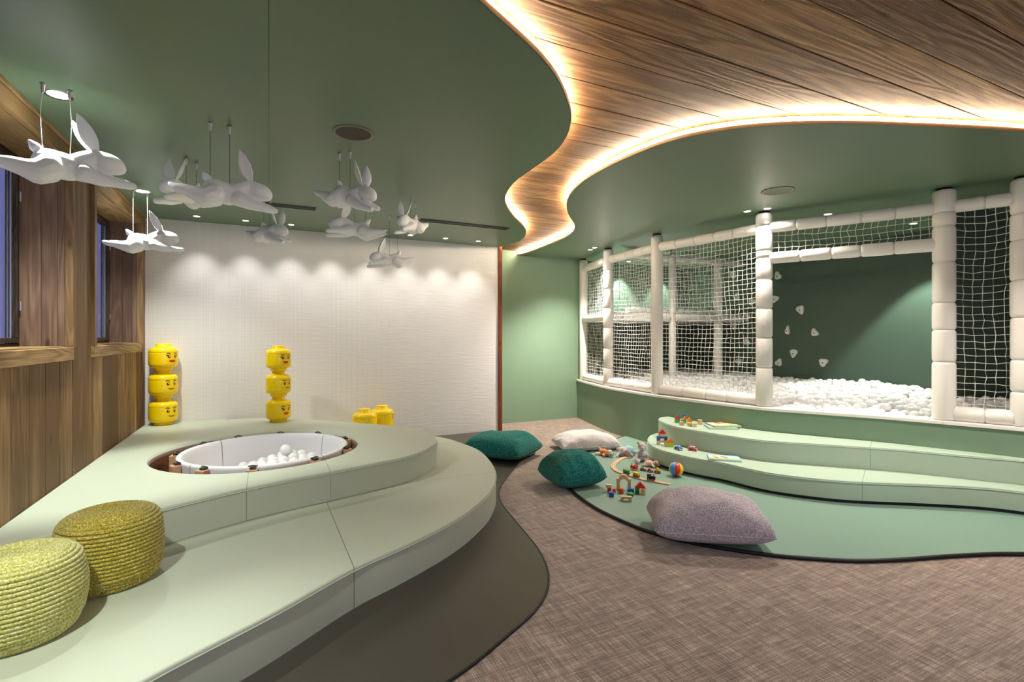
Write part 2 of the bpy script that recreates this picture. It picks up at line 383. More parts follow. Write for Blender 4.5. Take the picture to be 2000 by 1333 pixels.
for i, (y0, y1) in enumerate(WIN, 1):
    wn = struct_root('window_%d' % i); wn.location = (XL, y0, WZ0)
    W_, Hh = y1-y0, WZ1-WZ0; dp = -.235
    def part(name, a, b, m, par=wn, bev=.003): return G().box(a, b, bev=bev).build(name, m, par)
    # casing proud of the planks
    part('casing_board', (-.02, -.055, -.08), (.022, W_+.012, 0), trim_wood)
    part('casing_board', (-.02, -.055, .0), (.022, 0, Hh), trim_wood_v)
    part('casing_board', (-.02, W_-.0, 0), (.022, W_+.045, Hh), trim_wood_v)
    part('header_board', (-.02, -.3 if i == 1 else -.2, Hh), (.014, W_+.2, Hh+.085), trim_wood)
    part('header_strip', (-.02, -.3 if i == 1 else -.2, Hh+.087), (.024, W_+.2, Hh+.11), trim_wood)
    # recess lining: boards side by side
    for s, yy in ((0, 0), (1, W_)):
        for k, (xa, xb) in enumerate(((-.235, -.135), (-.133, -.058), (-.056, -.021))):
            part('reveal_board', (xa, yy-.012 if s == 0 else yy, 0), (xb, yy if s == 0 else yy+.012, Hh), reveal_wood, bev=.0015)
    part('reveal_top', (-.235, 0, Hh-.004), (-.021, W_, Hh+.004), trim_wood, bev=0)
    part('sill_board', (-.235, 0, -.006), (-.021, W_, .008), trim_wood, bev=.002)
    fr = G(); f_ = .026
    for a, b in (((0, 0), (W_, f_)), ((0, Hh-f_), (W_, Hh)), ((0, f_), (f_, Hh-f_)), ((W_-f_, f_), (W_, Hh-f_))): fr.box((dp-.06, a[0], a[1]), (dp, b[0], b[1]), bev=.003)
    fr = fr.build('window_frame', dark_wood, wn)
    s_ = G(); f2 = .03; o_ = f_+.003
    for a, b in (((o_, o_), (W_-o_, o_+f2)), ((o_, Hh-o_-f2), (W_-o_, Hh-o_)), ((o_, o_+f2), (o_+f2, Hh-o_-f2)), ((W_-o_-f2, o_+f2), (W_-o_, Hh-o_-f2))): s_.box((dp-.05, a[0], a[1]), (dp+.012, b[0], b[1]), bev=.004)
    sa = s_.build('sash', dark_wood, wn)
    G().box((dp-.03, o_+f2, o_+f2), (dp-.022, W_-o_-f2, Hh-o_-f2)).build('glass_pane', GLASS, sa)
    g = G(); 
    for yy in (o_+f2+.004, W_-o_-f2-.004): g.box((dp-.02, yy-.004, o_+f2), (dp-.012, yy+.004, Hh-o_-f2))
    g.build('metal_bead', CHROME, sa)
    for zz in (.25, Hh-.25): G().box((dp+.0, W_-o_-.004, zz-.03), (dp+.02, W_-o_+.006, zz+.03), bev=.003).build('hinge', CHROME, sa)
# --- white relief wall, its end trim and the green recess
G().box((XL-.02, YB, 0), (TRX-.06, YB+.1, WOODZ)).build('wall_back', WALLT, kind='structure')
g = G().box((TRX-.06, YB-.012, 0), (TRX, YB+.1, WOODZ), bev=.002); g.build('trim_1', red_wood, kind='structure')
g = G().box((2.4, YB+.1, 0), (TRX-.001, YR, WOODZ)); g.box((2.4, YR, 0), (4.42, YR+.12, WOODZ+.2)); g.build('wall_far', GREEN, kind='structure')
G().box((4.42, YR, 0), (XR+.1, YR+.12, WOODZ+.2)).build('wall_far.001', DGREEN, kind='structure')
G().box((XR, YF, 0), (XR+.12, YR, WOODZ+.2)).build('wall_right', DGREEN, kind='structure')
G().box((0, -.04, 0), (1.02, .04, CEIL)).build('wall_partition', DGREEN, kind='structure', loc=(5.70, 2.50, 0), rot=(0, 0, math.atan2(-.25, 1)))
WW = mat('warm_wall', (.55, .48, .38), .8)
g = G(); g.box((XL-.4, YF-.12, 0), (-.12, YF, WOODZ+.2)); g.box((3.32, YF-.12, 0), (XR+.1, YF, WOODZ+.2)); g.box((-.12, YF-.12, 0), (3.32, YF, .58)); g.box((-.12, YF-.12, 2.12), (3.32, YF, WOODZ+.2))
g.build('wall_front', WW, kind='structure')
w3 = struct_root('window_3'); w3.location = (-.12, YF-.04, .58)  # unseen window, added as the opening for the rabbits' fill light
g = G()
for a, b in (((0, 0), (3.44, .05)), ((0, 1.49), (3.44, 1.54)), ((0, .05), (.05, 1.49)), ((3.39, .05), (3.44, 1.49)), ((1.69, .05), (1.75, 1.49))): g.box((a[0], 0, a[1]), (b[0], .04, b[1]), bev=.003)
g.build('window_frame', dark_wood, w3)
# --- timber ceiling of separate planks
cw = struct_root('ceiling_timber')
G().box((XL-.45, YF-.2, WOODZ+.022), (XR+.2, YR+.2, WOODZ+.1)).build('backing', dark_wood, cw)
plk = G().box((0, .0025, -.002), (XR-XL+.3, .2155, .02), bev=.003).mesh('plank', ceil_wood)
y = 1.434-.218*15
while y < YR: obj_from(plk, 'plank', cw, (XL-.15+rnd.uniform(-.04, 0), y, WOODZ+rnd.uniform(-.001, .001))); y += .218
# --- green soffits with wavy edges
left_edge_px = [(935, 0), (1000, 58), (1057, 112), (1092, 160), (1111, 208), (1114, 238), (1103, 272), (1080, 300), (1040, 330), (1005, 355), (988, 378), (986, 396), (1000, 420), (1022, 442), (1027, 456), (1015, 472), (990, 484)]
right_edge_px = [(2000, 257), (1875, 250), (1750, 245), (1625, 242), (1500, 246), (1400, 257), (1300, 279), (1200, 320), (1135, 358), (1109, 390), (1110, 418), (1124, 442), (1112, 460), (1075, 477), (1030, 495)]
Ledge = [(-1.2, .75), (-.5, 1.0), (.2, 1.36)]+[P(a, b, CEIL) for a, b in left_edge_px]
Ledge[-1] = (TRX-.06, YB)
Redge = [(XR, .55), (5.6, .92), (4.7, 1.15)]+[P(a, b, CEIL) for a, b in right_edge_px]
Redge.append((Redge[-1][0]-.05, YR-.03))
LE = [Vector((max(p.x, XL+.006), p.y)) for p in smooth_line(cr(Ledge, 8), 4)]; RE = [Vector((min(p.x, XR-.02), min(p.y, YR-.03))) for p in smooth_line(cr(Redge, 8), 4)]
def strip(line, side, off, z0, z1, m, name, parent=None, thick=.004):
    """a thin band standing along a curve, moved inwards by off"""
    n = len(line); g = G(); v = []
    for i in range(n):
        t = (line[min(i+1, n-1)]-line[max(i-1, 0)]).normalized(); nn = Vector((-t.y, t.x))*side
        for o, z in ((off, z0), (off, z1), (off+thick, z1), (off+thick, z0)): v.append((line[i].x+nn.x*o, line[i].y+nn.y*o, z))
    f = []
    for i in range(n-1):
        for k in range(4): a, b = i*4+k, i*4+(k+1) % 4; f.append((a, b, b+4, a+4))
    g.add(v, f, True); return g.build(name, m, parent)
for nm, E, closing, side, where in (('ceiling_soffit', LE, [(XL, YB), (XL, .75)], 1, 'left'), ('ceiling_soffit.001', RE, [(RE[-1].x, YR), (XR, YR), (XR, .55)], -1, 'right')):
    c0 = struct_root(nm)
    poly = [(p.x, p.y) for p in E]+closing
    g = prism(poly, CEIL, CEIL+.012)
    planes = [((0.0, 3), (0, 1))] if where == 'left' else [((4.9, 3), (0, 1))]
    for q in cut(g, planes, .0009): q.build('soffit_board', GREENC, c0)
    prism(poly, CEIL+.012, CEIL+.014).build('soffit_backing', BLACK, c0)
    strip(E, side, -.006, CEIL, CEIL+.019, LIP, 'edge_lip', c0, .008)
    strip(E, side, .012, CEIL+.013, CEIL+.045, WHITEV, 'upstand', c0, .02)
    s = strip(E, side, .004, CEIL+.022, CEIL+.047, LED, 'light_strip', None, .006)
    tag(s, 'warm glowing light strip along the wavy edge of the %s green ceiling' % where, 'light strip')
# pit parapet: curved green wall with a white sill
sill_px = [(1130, 745), (1186, 760), (1232, 768), (1280, 776), (1380, 789), (1488, 801.5), (1580, 808.5), (1663, 814.5), (1750, 821), (1842, 829), (2000, 843)]
ZS = .572
WC = smooth_line(cr([(4.37, YR)]+[P(a, b, ZS) for a, b in sill_px[1:]]+[(5.10, 1.35), (5.22, .9), (5.5, .4), (6.1, -.1), (XR, -.35)], 10), 6)
def offs(line, d):
    n = len(line); out = []
    for i in range(n):
        t = (line[min(i+1, n-1)]-line[max(i-1, 0)]).normalized(); out.append(line[i]+Vector((-t.y, t.x))*d)
    return out
poly = WC+[Vector(p) for p in offs(WC, .12)][::-1]
prism(poly, 0, ZS).build('wall_pit', GREEN, kind='structure')
sillpoly = offs(WC, -.015)+offs(WC, .14)[::-1]
sl = struct_root('trim_2')
pl = [(P(1186, 760, ZS), (1, .2)), (P(1490, 801, ZS), (1, .15)), (P(1842, 829, ZS), (1, .3))]
for q in cut(prism(sillpoly, ZS, ZS+.028, .006), pl, .001): q.build('sill_section', WHITEV, sl)
# ================================================================ ceiling fixtures
gl = ['first', 'second', 'third', 'fourth', 'fifth', 'sixth', 'seventh', 'eighth']
dl_lab = ['small round recessed downlight, %s from the left in the row along the white wall' % s for s in gl]
dl_lab += ['recessed downlight above the large rabbit nearest the windows', 'recessed downlight above the rabbit beside the second window', 'recessed downlight by the window wall above the cord poufs',
  'left one of the paired downlights above the tall padded post', 'right one of the paired downlights above the tall padded post', 'farther one of the paired downlights in front of the green recess', 'nearer one of the paired downlights in front of the green recess',
  'recessed downlight at the near right end of the green ceiling', 'downlight inside the ball pit shining on its right green wall', 'downlight inside the ball pit above the raised level, left', 'downlight inside the ball pit above the raised level, right', 'downlight just inside the ball pit opening']
for (x, y, r), lab in zip(lamp_spots, dl_lab):
    t = thing('downlight', lab, 'light', (x, y, CEIL))
    G().lathe([(r, -.001), (r*1.25, -.004), (r*1.35, -.001), (r*1.35, .0)], 28, cap=False).build('trim_ring', CHROME if r > .04 else WHITEV, t)
    G().lathe([(0.0001, -.0015), (r, -.0015)], 28, cap=False).build('lens', LAMPE, t)
for x, y, r, lab in ((.449, 3.079, .118, 'round dark speaker in the left green ceiling'), (3.778, 2.78, .125, 'round grey speaker in the right green ceiling')):
    t = thing('ceiling_speaker', lab, 'speaker', (x, y, CEIL))
    G().lathe([(r*.84, -.002), (r*.88, -.007), (r, -.005), (r, .0)], 48, cap=False).build('trim_ring', mat('speaker_ring', (.22, .20, .15), .4, metal=.3), t)
    G().lathe([(0.0001, -.004), (r*.85, -.003)], 48, cap=False).build('grille', mat('speaker_grille', (.075, .06, .04), .7, bump=(900, .002, .6)) if x < 1 else mat('speaker_grille_grey', (.22, .23, .20), .7, bump=(900, .002, .6)), t)
for x0, x1, lab in ((-.75, .40, 'long black slot diffuser in the ceiling behind the big rabbit'), (1.40, 2.40, 'long black slot diffuser in the ceiling near the wavy edge')):
    t = thing('slot_diffuser', lab, 'air vent', (x0, 5.07, CEIL)); L_ = x1-x0
    g = G()
    for a, b in (((0, -.055), (L_, -.047)), ((0, .047), (L_, .055)), ((0, -.055), (.008, .055)), ((L_-.008, -.055), (L_, .055)), ((0, -.006), (L_, .006))): g.box((a[0], a[1], -.006), (b[0], b[1], 0))
    g.build('frame', DARKM, t); G().box((0, -.05, -.002), (L_, .05, -.0005)).build('slot', BLACK, t)
# ================================================================ left stepped platform
ZU, ZL = .395, .20
up_px = [(440, 819.5), (489, 817.3), (540, 817.5), (590, 819), (640, 822), (690, 825.5), (737, 829), (780, 832.8), (816, 838.5), (843, 848), (855, 861), (842, 871), (816, 884.5), (780, 895), (750, 901), (645, 921.5), (560, 937), (487, 952), (400, 972), (310, 994.5), (200, 1021), (117, 1041), (0, 1068)]
up_line = smooth_line(cr([P(a, b, ZU) for a, b in up_px], 6), 2)
up_poly = [(XL+.004, 2.78), (XL+.004, YB-.004)]+[(up_line[0].x, YB-.004)]+up_line
HC = (-.053, 4.413); HR = .73
hole = [(HC[0]+HR*math.cos(2*PI*k/72), HC[1]+HR*math.sin(2*PI*k/72)) for k in range(72)]
up = thing('upper_platform', 'pale sage green upholstered upper platform with a round ball tub sunk in it', 'platform', (0, 0, 0))
ucuts = [(P(483, 940, ZU), Vector(P(483, 940, ZU))-Vector(P(486, 917, ZU))), (P(645, 919, ZU), Vector(P(645, 919, ZU))-Vector(P(632, 893, ZU)))]
def front_piece(q):     # the panel between the two seams in front of the tub
    c = sum((Vector(p[:2]) for p in q.v), Vector((0, 0)))/len(q.v); return (c-Vector(P(560, 925, ZU))).length < .18
upp = prism(up_poly, ZL+.002, ZU, .012, hole, bottom=False); rest = G()
for q in cut(upp, ucuts, 0.0):
    if not front_piece(q): rest.add(q.v, q.f); rest.sm[-len(q.f):] = q.sm
bm = bmesh.new(); vs = [bm.verts.new(c) for c in rest.v]
for fc, s in zip(rest.f, rest.sm): ff = bm.faces.new([vs[i] for i in fc]); ff.smooth = s
bmesh.ops.remove_doubles(bm, verts=bm.verts[:], dist=.0003); me_ = bpy.data.meshes.new('upholstered_panel'); bm.to_mesh(me_); bm.free(); me_.materials.append(SAGE); obj_from(me_, 'upholstered_panel', up)
for q in cut(upp, ucuts, .0015):
    if front_piece(q): q.build('upholstered_panel', SAGE, up)
G().tube([(p.x, p.y, ZU-.018) for p in inset(ccw([Vector(p) for p in up_line]), -.001)[::1] if True][:-1], .0035, 6).build('piping', SAGE, up)
lo_px = [(700, 836), (780, 842), (850, 852), (881, 858.5), (906, 867), (933, 877.5), (951, 892), (965, 911), (969, 930), (963, 950), (945, 974), (890, 1015.5), (785, 1068), (690, 1110), (540, 1194), (400, 1266), (273, 1333)]
lo_line = smooth_line(cr([(P(690, 836, ZL)[0]-.05, YB-.004)]+[P(a, b, ZL) for a, b in lo_px]+[(-.75, 1.62), (XL+.004, 1.45)], 6), 2)
lo_line = [Vector((max(p.x, XL+.004), min(p.y, YB-.004))) for p in lo_line]
lo_poly = [(XL+.004, YB-.004)]+lo_line
lw = thing('lower_platform', 'pale sage green upholstered lower step sweeping around the upper platform', 'platform')
cl = [(P(640, 987, ZL), Vector(P(640, 987, ZL))-Vector(P(690, 1106, ZL))), (P(850, 937, ZL), Vector(P(850, 937, ZL))-Vector(P(966, 923, ZL))), (P(855, 868, ZL), Vector(P(855, 868, ZL))-Vector(P(892, 863.5, ZL)))]
hole2 = [(HC[0]+(HR+.02)*math.cos(2*PI*k/72), HC[1]+(HR+.02)*math.sin(2*PI*k/72)) for k in range(72)]
for q in cut(prism(lo_poly, .006, ZL, .012, hole2, bottom=False), cl, .0012): q.build('upholstered_panel', SAGE, lw)
G().tube([(p.x, p.y, ZL-.018) for p in offs(lo_line, .001)[3:-2]], .0035, 6).build('piping', SAGE, lw)
# mats on the carpet
ml_px = [(1045, 878), (1019.5, 897), (996, 924), (978, 949.5), (974, 966), (980, 984), (996, 1005), (1025, 1040), (1047, 1067), (1064, 1098), (1071, 1130), (1064, 1163), (1040, 1197.5), (988, 1243), (925, 1295.5), (872, 1333)]
ml = smooth_line(cr([(2.7, YB-.004)]+[P(a, b, .01) for a, b in ml_px]+[(.44, 1.69), (.2, 1.55), (-.15, 1.32), (-.6, 1.05), (XL+.004, .85)], 6), 2)
t = thing('floor_mat', 'dark taupe vinyl mat with black edge curving beside the left platform', 'mat')
prism([(XL+.004, YB-.004)]+ml, 0.001, .010).build('mat_sheet', MATT, t)
G().tube([(p.x, p.y, .0065) for p in ml], .0065, 6).build('edge_trim', BLACK, t)
mr_px = [(1217, 853), (1180, 866), (1152, 882), (1130, 900), (1112, 925), (1108, 945), (1118, 958), (1138, 974), (1169, 994), (1220, 1018), (1271, 1038), (1340, 1056), (1430, 1072), (1505, 1082), (1580, 1088.5), (1670, 1093.5), (1760, 1091), (1850, 1084.5), (1940, 1080), (2000, 1080)]
mr = smooth_line(cr([P(a, b, .02) for a, b in mr_px]+[(4.25, 1.2), (4.65, .98), (5.0, .72), (5.25, .5)], 6), 2)
t = thing('floor_mat', 'green vinyl mat with thick black edge spread below the right seating steps', 'mat')
wq_ = offs(WC, -.004); ni = lambda p: min(range(len(wq_)), key=lambda i: (wq_[i]-p).length)
prism(mr+wq_[ni(mr[0]):ni(mr[-1])+1][::-1], 0.001, .020).build('mat_sheet', MATG, t)
G().tube([(p.x, p.y, .012) for p in mr], .0115, 6).build('edge_trim', BLACK, t)
# ================================================================ right seating steps
Z1, Z2 = .19, .375
s1_px = [(1283, 846), (1270, 850.5), (1265, 857), (1268, 866), (1285, 876.5), (1320, 886.5), (1368, 896.5), (1416, 904.5), (1490, 921), (1580, 933), (1670, 940.5), (1790, 945), (1910, 951), (2000, 960)]
s2_px = [(1291, 815), (1286, 818), (1296, 825), (1320, 833), (1368, 842), (1416, 849.5), (1490, 859.5), (1610, 867.5), (1760, 877.5), (1910, 891), (2000, 899)]
WI = offs(WC, -.003)
def nearest_i(p): return min(range(len(WI)), key=lambda i: (WI[i]-Vector(p)).length)
def tier(px, z, z0, extra, nm, lab, cuts):
    ln = smooth_line(cr([P(a, b, z) for a, b in px]+extra, 6), 1)
    i0, i1 = nearest_i(ln[0]), nearest_i(ln[-1])
    poly = ln+[WI[i] for i in range(i1, i0-1, -1)]
    t = thing(nm, lab, 'bench')
    for q in cut(prism(poly, z0, z, .010, bottom=False), cuts, .0008): q.build('upholstered_panel', MINT, t)
    G().tube([(p.x, p.y, z-.016) for p in offs(ln, -.001)], .003, 6).build('piping', MINT, t)
    return ln
l1 = tier(s1_px, Z1, .045, [(4.86, 1.4), (4.98, 1.08), (5.08, .8)], 'seating_step', 'mint green lower seating step with toy cars and a picture book on it', [(P(1684, 942, Z1), (1, .5))])
l2 = tier(s2_px, Z2, Z1+.001, [(5.0, 1.42), (5.08, 1.15), (5.14, .9)], 'seating_step', 'mint green upper seating step below the ball pit sill', [(P(1700, 873, Z2), (1, .5))])
i0 = nearest_i(l1[0])
toe = offs(l1, .02)
t = tag(prism(toe+[WI[i] for i in range(nearest_i(l1[-1]), i0-1, -1)], .021, .044, bottom=False).build('plinth', BLACK), 'black recessed plinth under the lower mint seating step', 'plinth')
# ================================================================ ball tub
tub = thing('ball_tub', 'round white tub of balls sunk in the upper platform', 'ball pit', (HC[0], HC[1], 0))
TR = .61; TS = Vector((CA, -SA))*.020+Vector((SA, CA))*.055
TUBM = mat('tub_white', (.80, .78, .80), .4)
for a0 in (0, 1, 2, 3):
    s0 = math.radians(38+a0*90)+.004; s1 = math.radians(38+(a0+1)*90)-.004
    G().lathe([(TR-.03, .06), (TR-.012, .09), (TR-.004, .37), (TR-.002, .385), (TR-.012, .394), (TR-.03, .393), (TR-.042, .380), (TR-.05, .33), (TR-.07, .10), (TR-.12, .05)], 24, Matrix.Translation((TS.x, TS.y, 0)), a0=s0, a1=s1).build('tub_panel', TUBM, tub)
G().lathe([(0.001, .045), (TR-.11, .05)], 48, Matrix.Translation((TS.x, TS.y, 0)), cap=False).build('tub_base', TUBM, tub)
BROWN = mat('plywood_edge', (.36, .17, .09), .6, var=(25, (.28, .12, .06), .4, .6))
G().lathe([(HR-.003, .012), (HR-.003, .372)], 72, cap=False).build('shaft_wall', BROWN, tub)
G().lathe([(HR-.012, .345), (HR-.012, .375), (HR-.002, .375)], 72, cap=False).build('shaft_rim', mat('rim_board', (.20, .12, .09), .6), tub)
G().lathe([(TR-.05, .02), (HR-.004, .02)], 72, cap=False).build('shaft_floor', mat('dark_brown', (.07, .03, .02), .8), tub)
TAN = mat('tan_block', (.55, .30, .17), .6)
for k, a in enumerate((12, 48, 80, 112, 140, 172, 205, 232, 262, 300, 335)):
    R_ = Matrix.Translation((TS.x, TS.y, 0)) @ Matrix.Rotation(math.radians(a), 4, 'Z')
    b = G().box((TR+.002, -.035, .25), (TR+.055, .035, .378), R_, bev=.003).build('bracket', TAN, tub)
    G().box((TR-.004, -.018, .379), (TR+.034, .018, .394), R_, bev=.002).tube([R_ @ Vector(p) for p in ((TR+.004, -.03, .396), (TR+.02, 0, .404), (TR+.01, .03, .396))], .004, 5).build('clip', DARKM, b)
ball_me = G().sphere((0, 0, 0), .0425, 4).mesh('pit_ball', WHITEB)
ball_me_lo = G().sphere((0, 0, 0), .0425, 3).mesh('pit_ball_lo', WHITEB)
def loose_ball(x, y, z, label, group, lo=False):
    o = obj_from(ball_me_lo if lo else ball_me, 'pit_ball', None, (x, y, z)); tag(o, label, 'ball', group)
cdir = Vector((SA, CA)); rdir = Vector((CA, -SA))     # away and right, in plan
cx0 = Vector(HC)+TS
k = 0
pts = []
for ring in range(9):
    for j in range(-9, 10):
        q = Vector((j*.083+(ring % 2)*.0415, -.42+ring*.085))
        if q.length > TR-.125: continue
        pts.append(cx0+rdir*q.x+cdir*q.y)
for p in pts:
    e = (p-cx0); hh = .15+.13*math.exp(-((e.dot(rdir)-.12)/.28)**2)*(1 if e.dot(cdir) > -.25 else .6)
    loose_ball(p.x+rnd.uniform(-.006, .006), p.y+rnd.uniform(-.006, .006), hh+rnd.uniform(-.012, .016), 'white plastic ball in the sunken round tub', 'balls in the round tub')
for px, py, d in ((1, 0, 0),):
    loose_ball(cx0.x+rdir.x*.10+cdir.x*.10, cx0.y+rdir.y*.10+cdir.y*.10, .352, 'white plastic ball perched highest of those in the round tub', 'balls in the round tub')
# ================================================================ soft-play frame
pf = thing('play_frame', 'white padded soft play frame with nets around the big ball pit', 'play frame')
posts = []
inn = offs(WC, .07)
def post_at(px, d):
    """point of the padded frame's line where it is seen at px"""
    best = min(inn, key=lambda p: abs((FP*(p.dot(rdir))/max(p.dot(cdir), .1)+CX)-px)); return best
PP = [post_at(px, 0) for px in (1138, 1189, 1284, 1492, 1841, 1996)]
PZ0 = ZS+.028
def sleeve(z0, z1, r, n=20, pin=.012):
    return G().lathe([(r-pin, z0), (r-pin*.35, z0+.006), (r, z0+.022), (r*1.01, (z0+z1)/2), (r, z1-.022), (r-pin*.35, z1-.006), (r-pin, z1)], n)
pr = [.062, .068, .068, .073, .077, .077]
joints = [[], [.85, 1.12, 1.40, 1.66, 1.92, 2.18], [], [.98, 1.27, 1.55, 1.83, 2.03, 2.10, 2.34], [1.07, 1.33, 1.55, 1.88, 2.17, 2.28], [.86, 1.1, 1.42, 1.7, 2.0, 2.2]]
for i, p in enumerate(PP):
    core = G().lathe([(pr[i]-.014, PZ0), (pr[i]-.014, CEIL-.02)], 16).build('post', WHITEV, pf, loc=(p.x, p.y, 0))
    zs = [PZ0]+joints[i]+[CEIL-.016]
    for a, b in zip(zs, zs[1:]): sleeve(a+.001, b-.001, pr[i]*rnd.uniform(.985, 1.015)).build('foam_sleeve', WHITEV, core)
    G().lathe([(pr[i]*.7, CEIL-.03), (pr[i]*.7, CEIL-.001)], 16).build('post_cap', BLACK, core)
def rail(a, b, z, r, n, name='rail', za=None, zb=None, squash=1):
    A = Vector((a.x, a.y, za if za is not None else z)); B = Vector((b.x, b.y, zb if zb is not None else z)); L_ = (B-A).length
    core = G().lathe([(r-.014, 0), (r-.014, L_)], 12).build(name, WHITEV, pf, loc=A); core.rotation_euler = (B-A).to_track_quat('Z', 'Y').to_euler()
    cuts = [L_*(k+ (rnd.uniform(-.12, .12) if 0 < k < n else 0))/n for k in range(n+1)]
    for s, e in zip(cuts, cuts[1:]): sleeve(s+.001, e-.001, r*rnd.uniform(.98, 1.02), pin=.010).build('foam_sleeve', WHITEV, core)
    return core
def short(a, b, k):
    d = (b-a).normalized(); return a+d*k, b-d*k
for i, n in ((0, 3), (1, 5), (2, 5), (3, 5), (4, 2)):
    a, b = short(PP[i], PP[i+1], .055)
    rail(a, b, 2.325, .052, n, 'top_rail')
for i, n in ((0, 2), (1, 3), (2, 4), (4, 2)):
    a, b = short(PP[i], PP[i+1], .055); rail(a, b, PZ0+.055, .056 if i < 4 else .062, n, 'bottom_rail')
a, b = short(PP[3], PP[4], .05); rail(a, b, 2.03, .055, 5, 'opening_rail')
a, b = short(PP[0], PP[1], .055); rail(a, b, 1.55, .055, 2, 'middle_rail')
I1, I2 = Vector((5.22, 5.5)), Vector((6.13, 5.5))
for q, r in ((I1, .052), (I2, .064)):
    core = G().lathe([(r-.012, .3), (r-.012, CEIL-.01)], 16).build('inner_post', WHITEV, pf, loc=(q.x, q.y, 0))
    for a_, b_ in ((.3, 1.48), (1.62, CEIL-.02)): sleeve(a_, b_, r).build('foam_sleeve', WHITEV, core)
for a, b, n in ((PP[1], I1, 3), (I1, I2, 3), (I2, Vector((XR-.02, 5.5)), 2)):
    a, b = short(a, b, .05); rail(a, b, 1.55, .06, n, 'deck_rail')
rail(Vector((4.35, 5.5)), Vector((XR-.02, 5.5)), 2.40, .045, 6, 'inner_top_rail')
prism([(4.36, 5.5), (XR-.01, 5.5), (XR-.01, YR-.01), (4.45, YR-.01)], 1.49, 1.60).build('deck_panel', WHITEV, pf)
def net(a, b, z0, z1, name='net', cell=.05, inward=.035, seed=0, hem=True):
    """knotted square mesh hung between two points; every cord is a thin tube"""
    a = Vector((a.x, a.y)); b = Vector((b.x, b.y)); L_ = (b-a).length; d = (b-a)/L_; nn = Vector((-d.y, d.x))
    if nn.dot(Vector((1, 0))) < 0: nn = -nn
    nx = max(2, round(L_/cell)); nz = max(2, round((z1-z0)/cell)); g = G()
    def q(i, j):
        s = i/nx; t = j/nz; k = noise.noise(Vector((i*.31+seed, j*.27, seed*3.1)))
        k2 = noise.noise(Vector((i*.9+seed, j*.8, 5+seed))); k3 = noise.noise(Vector((i*.8, j*.9+seed, 9)))
        e = 4*s*(1-s); x = s*L_+k2*.012*min(1, e*4)+.01*math.sin(t*9+seed)*e; z = z0+t*(z1-z0)+k3*.011-.03*e*t
        o = inward*e*math.sin(PI*min(1, .15+t*.85))+k*.02*e
        p = a+d*x+nn*o; return (p.x, p.y, z)
    for i in range(nx+1): g.tube([q(i, j) for j in range(nz+1)], .0027 if 0 < i < nx else .005, 3, cap=False)
    for j in range(nz+1): g.tube([q(i, j) for i in range(nx+1)], .0027 if 0 < j < nz else .004, 3, cap=False)
    for k in range(0, (nx-1)*2 if hem else 0):      # lashing loops round the rail
        i = k/2+.5; x = L_*i/nx; p = a+d*x
        g.tube([(p.x, p.y, z1-.02), (p.x+nn.x*.01, p.y+nn.y*.01, z1+.012), (p.x+d.x*.02, p.y+d.y*.02, z1-.015)], .002, 3, cap=False)
    return g.build(name, CORD, pf)
nets = []
for i, z0, z1, sd in ((0, .67, 1.52, 1), (0, 1.58, 2.31, 2), (1, .67, 2.31, 3), (2, .67, 2.31, 4), (3, 2.07, 2.31, 5), (4, .68, 2.31, 6)):
    a, b = short(PP[i]+Vector((.03, 0)), PP[i+1]+Vector((.03, 0)), .05); net(a, b, z0, z1, seed=sd, cell=.05 if i < 3 else .056)
net(Vector((4.3, 5.53)), I1+Vector((-.04, .03)), 1.62, 2.36, seed=8); net(I1+Vector((.05, .03)), I2+Vector((-.05, .03)), 1.62, 2.36, seed=9)
# ================================================================ climbing holds on the pit's right wall
HOLD = mat('hold_resin', (.74, .73, .67), .5)
def on_right(px, py, x=XR-.001):
    r = (px-CX)/FP; d = x/(CA*r+SA); return (x, d*(CA-SA*r), H+(HY-py)/FP*d)
holds = [(1520, 539, 'uppermost climbing hold seen through the pit opening'), (1514, 584, 'climbing hold half hidden beside the tall padded post'), (1564, 605, 'round climbing hold, third from the top in the pit opening'), (1539, 646, 'narrow upright climbing hold in the pit opening'),
  (1592, 650, 'rounded climbing hold level with the middle of the pit opening, right side'), (1551, 690, 'small climbing hold above the lowest two in the opening'), (1522, 709, 'lowest climbing hold beside the padded post'), (1609, 708, 'pointed climbing hold, lowest and farthest right'),
  (1433, 537, 'topmost climbing hold behind the wide net'), (1440, 580, 'squarish climbing hold, second from the top behind the wide net'), (1469, 589, 'climbing hold behind the net next to the padded post'), (1459, 620, 'triangular climbing hold behind the middle of the net'), (1434, 637, 'oval climbing hold behind the net near the inner post'), (1459, 668, 'climbing hold behind the net below the middle height'), (1443, 707, 'lowest pointed climbing hold behind the net')]
for i, (px, py, lab) in enumerate(holds):
    x, y, z = on_right(px, py); r2 = random.Random(i*7+3)
    bm = bmesh.new(); bmesh.ops.create_icosphere(bm, subdivisions=3, radius=1)
    sy = .055*(.62 if 'narrow' in lab else 1)*r2.uniform(.9, 1.15); sz = .055*r2.uniform(.95, 1.2); ph = r2.uniform(0, 6)
    for q in bm.verts:
        a = math.atan2(q.co.z, q.co.y); k = 1+.16*math.cos(3*a+ph)+.08*math.cos(2*a+ph*2)
        x_ = max(-.0, q.co.x); dimple = math.exp(-((q.co.y)**2+(q.co.z+.15)**2)/.05)*.35 if q.co.x > 0 else 0
        q.co = (-(x_**.6)*.035*(1-dimple), q.co.y*sy*k, q.co.z*sz*k)
    t = thing('climbing_hold', lab, 'climbing hold', (x, y, z))
    G().bm(bm).build('grip', HOLD, t)
    G().lathe([(.001, 0), (.009, 0), (.009, .004), (.001, .004)], 10).build('bolt', DARKM, t, loc=(-.026, 0, -.008), rot=(0, -PI/2, 0))
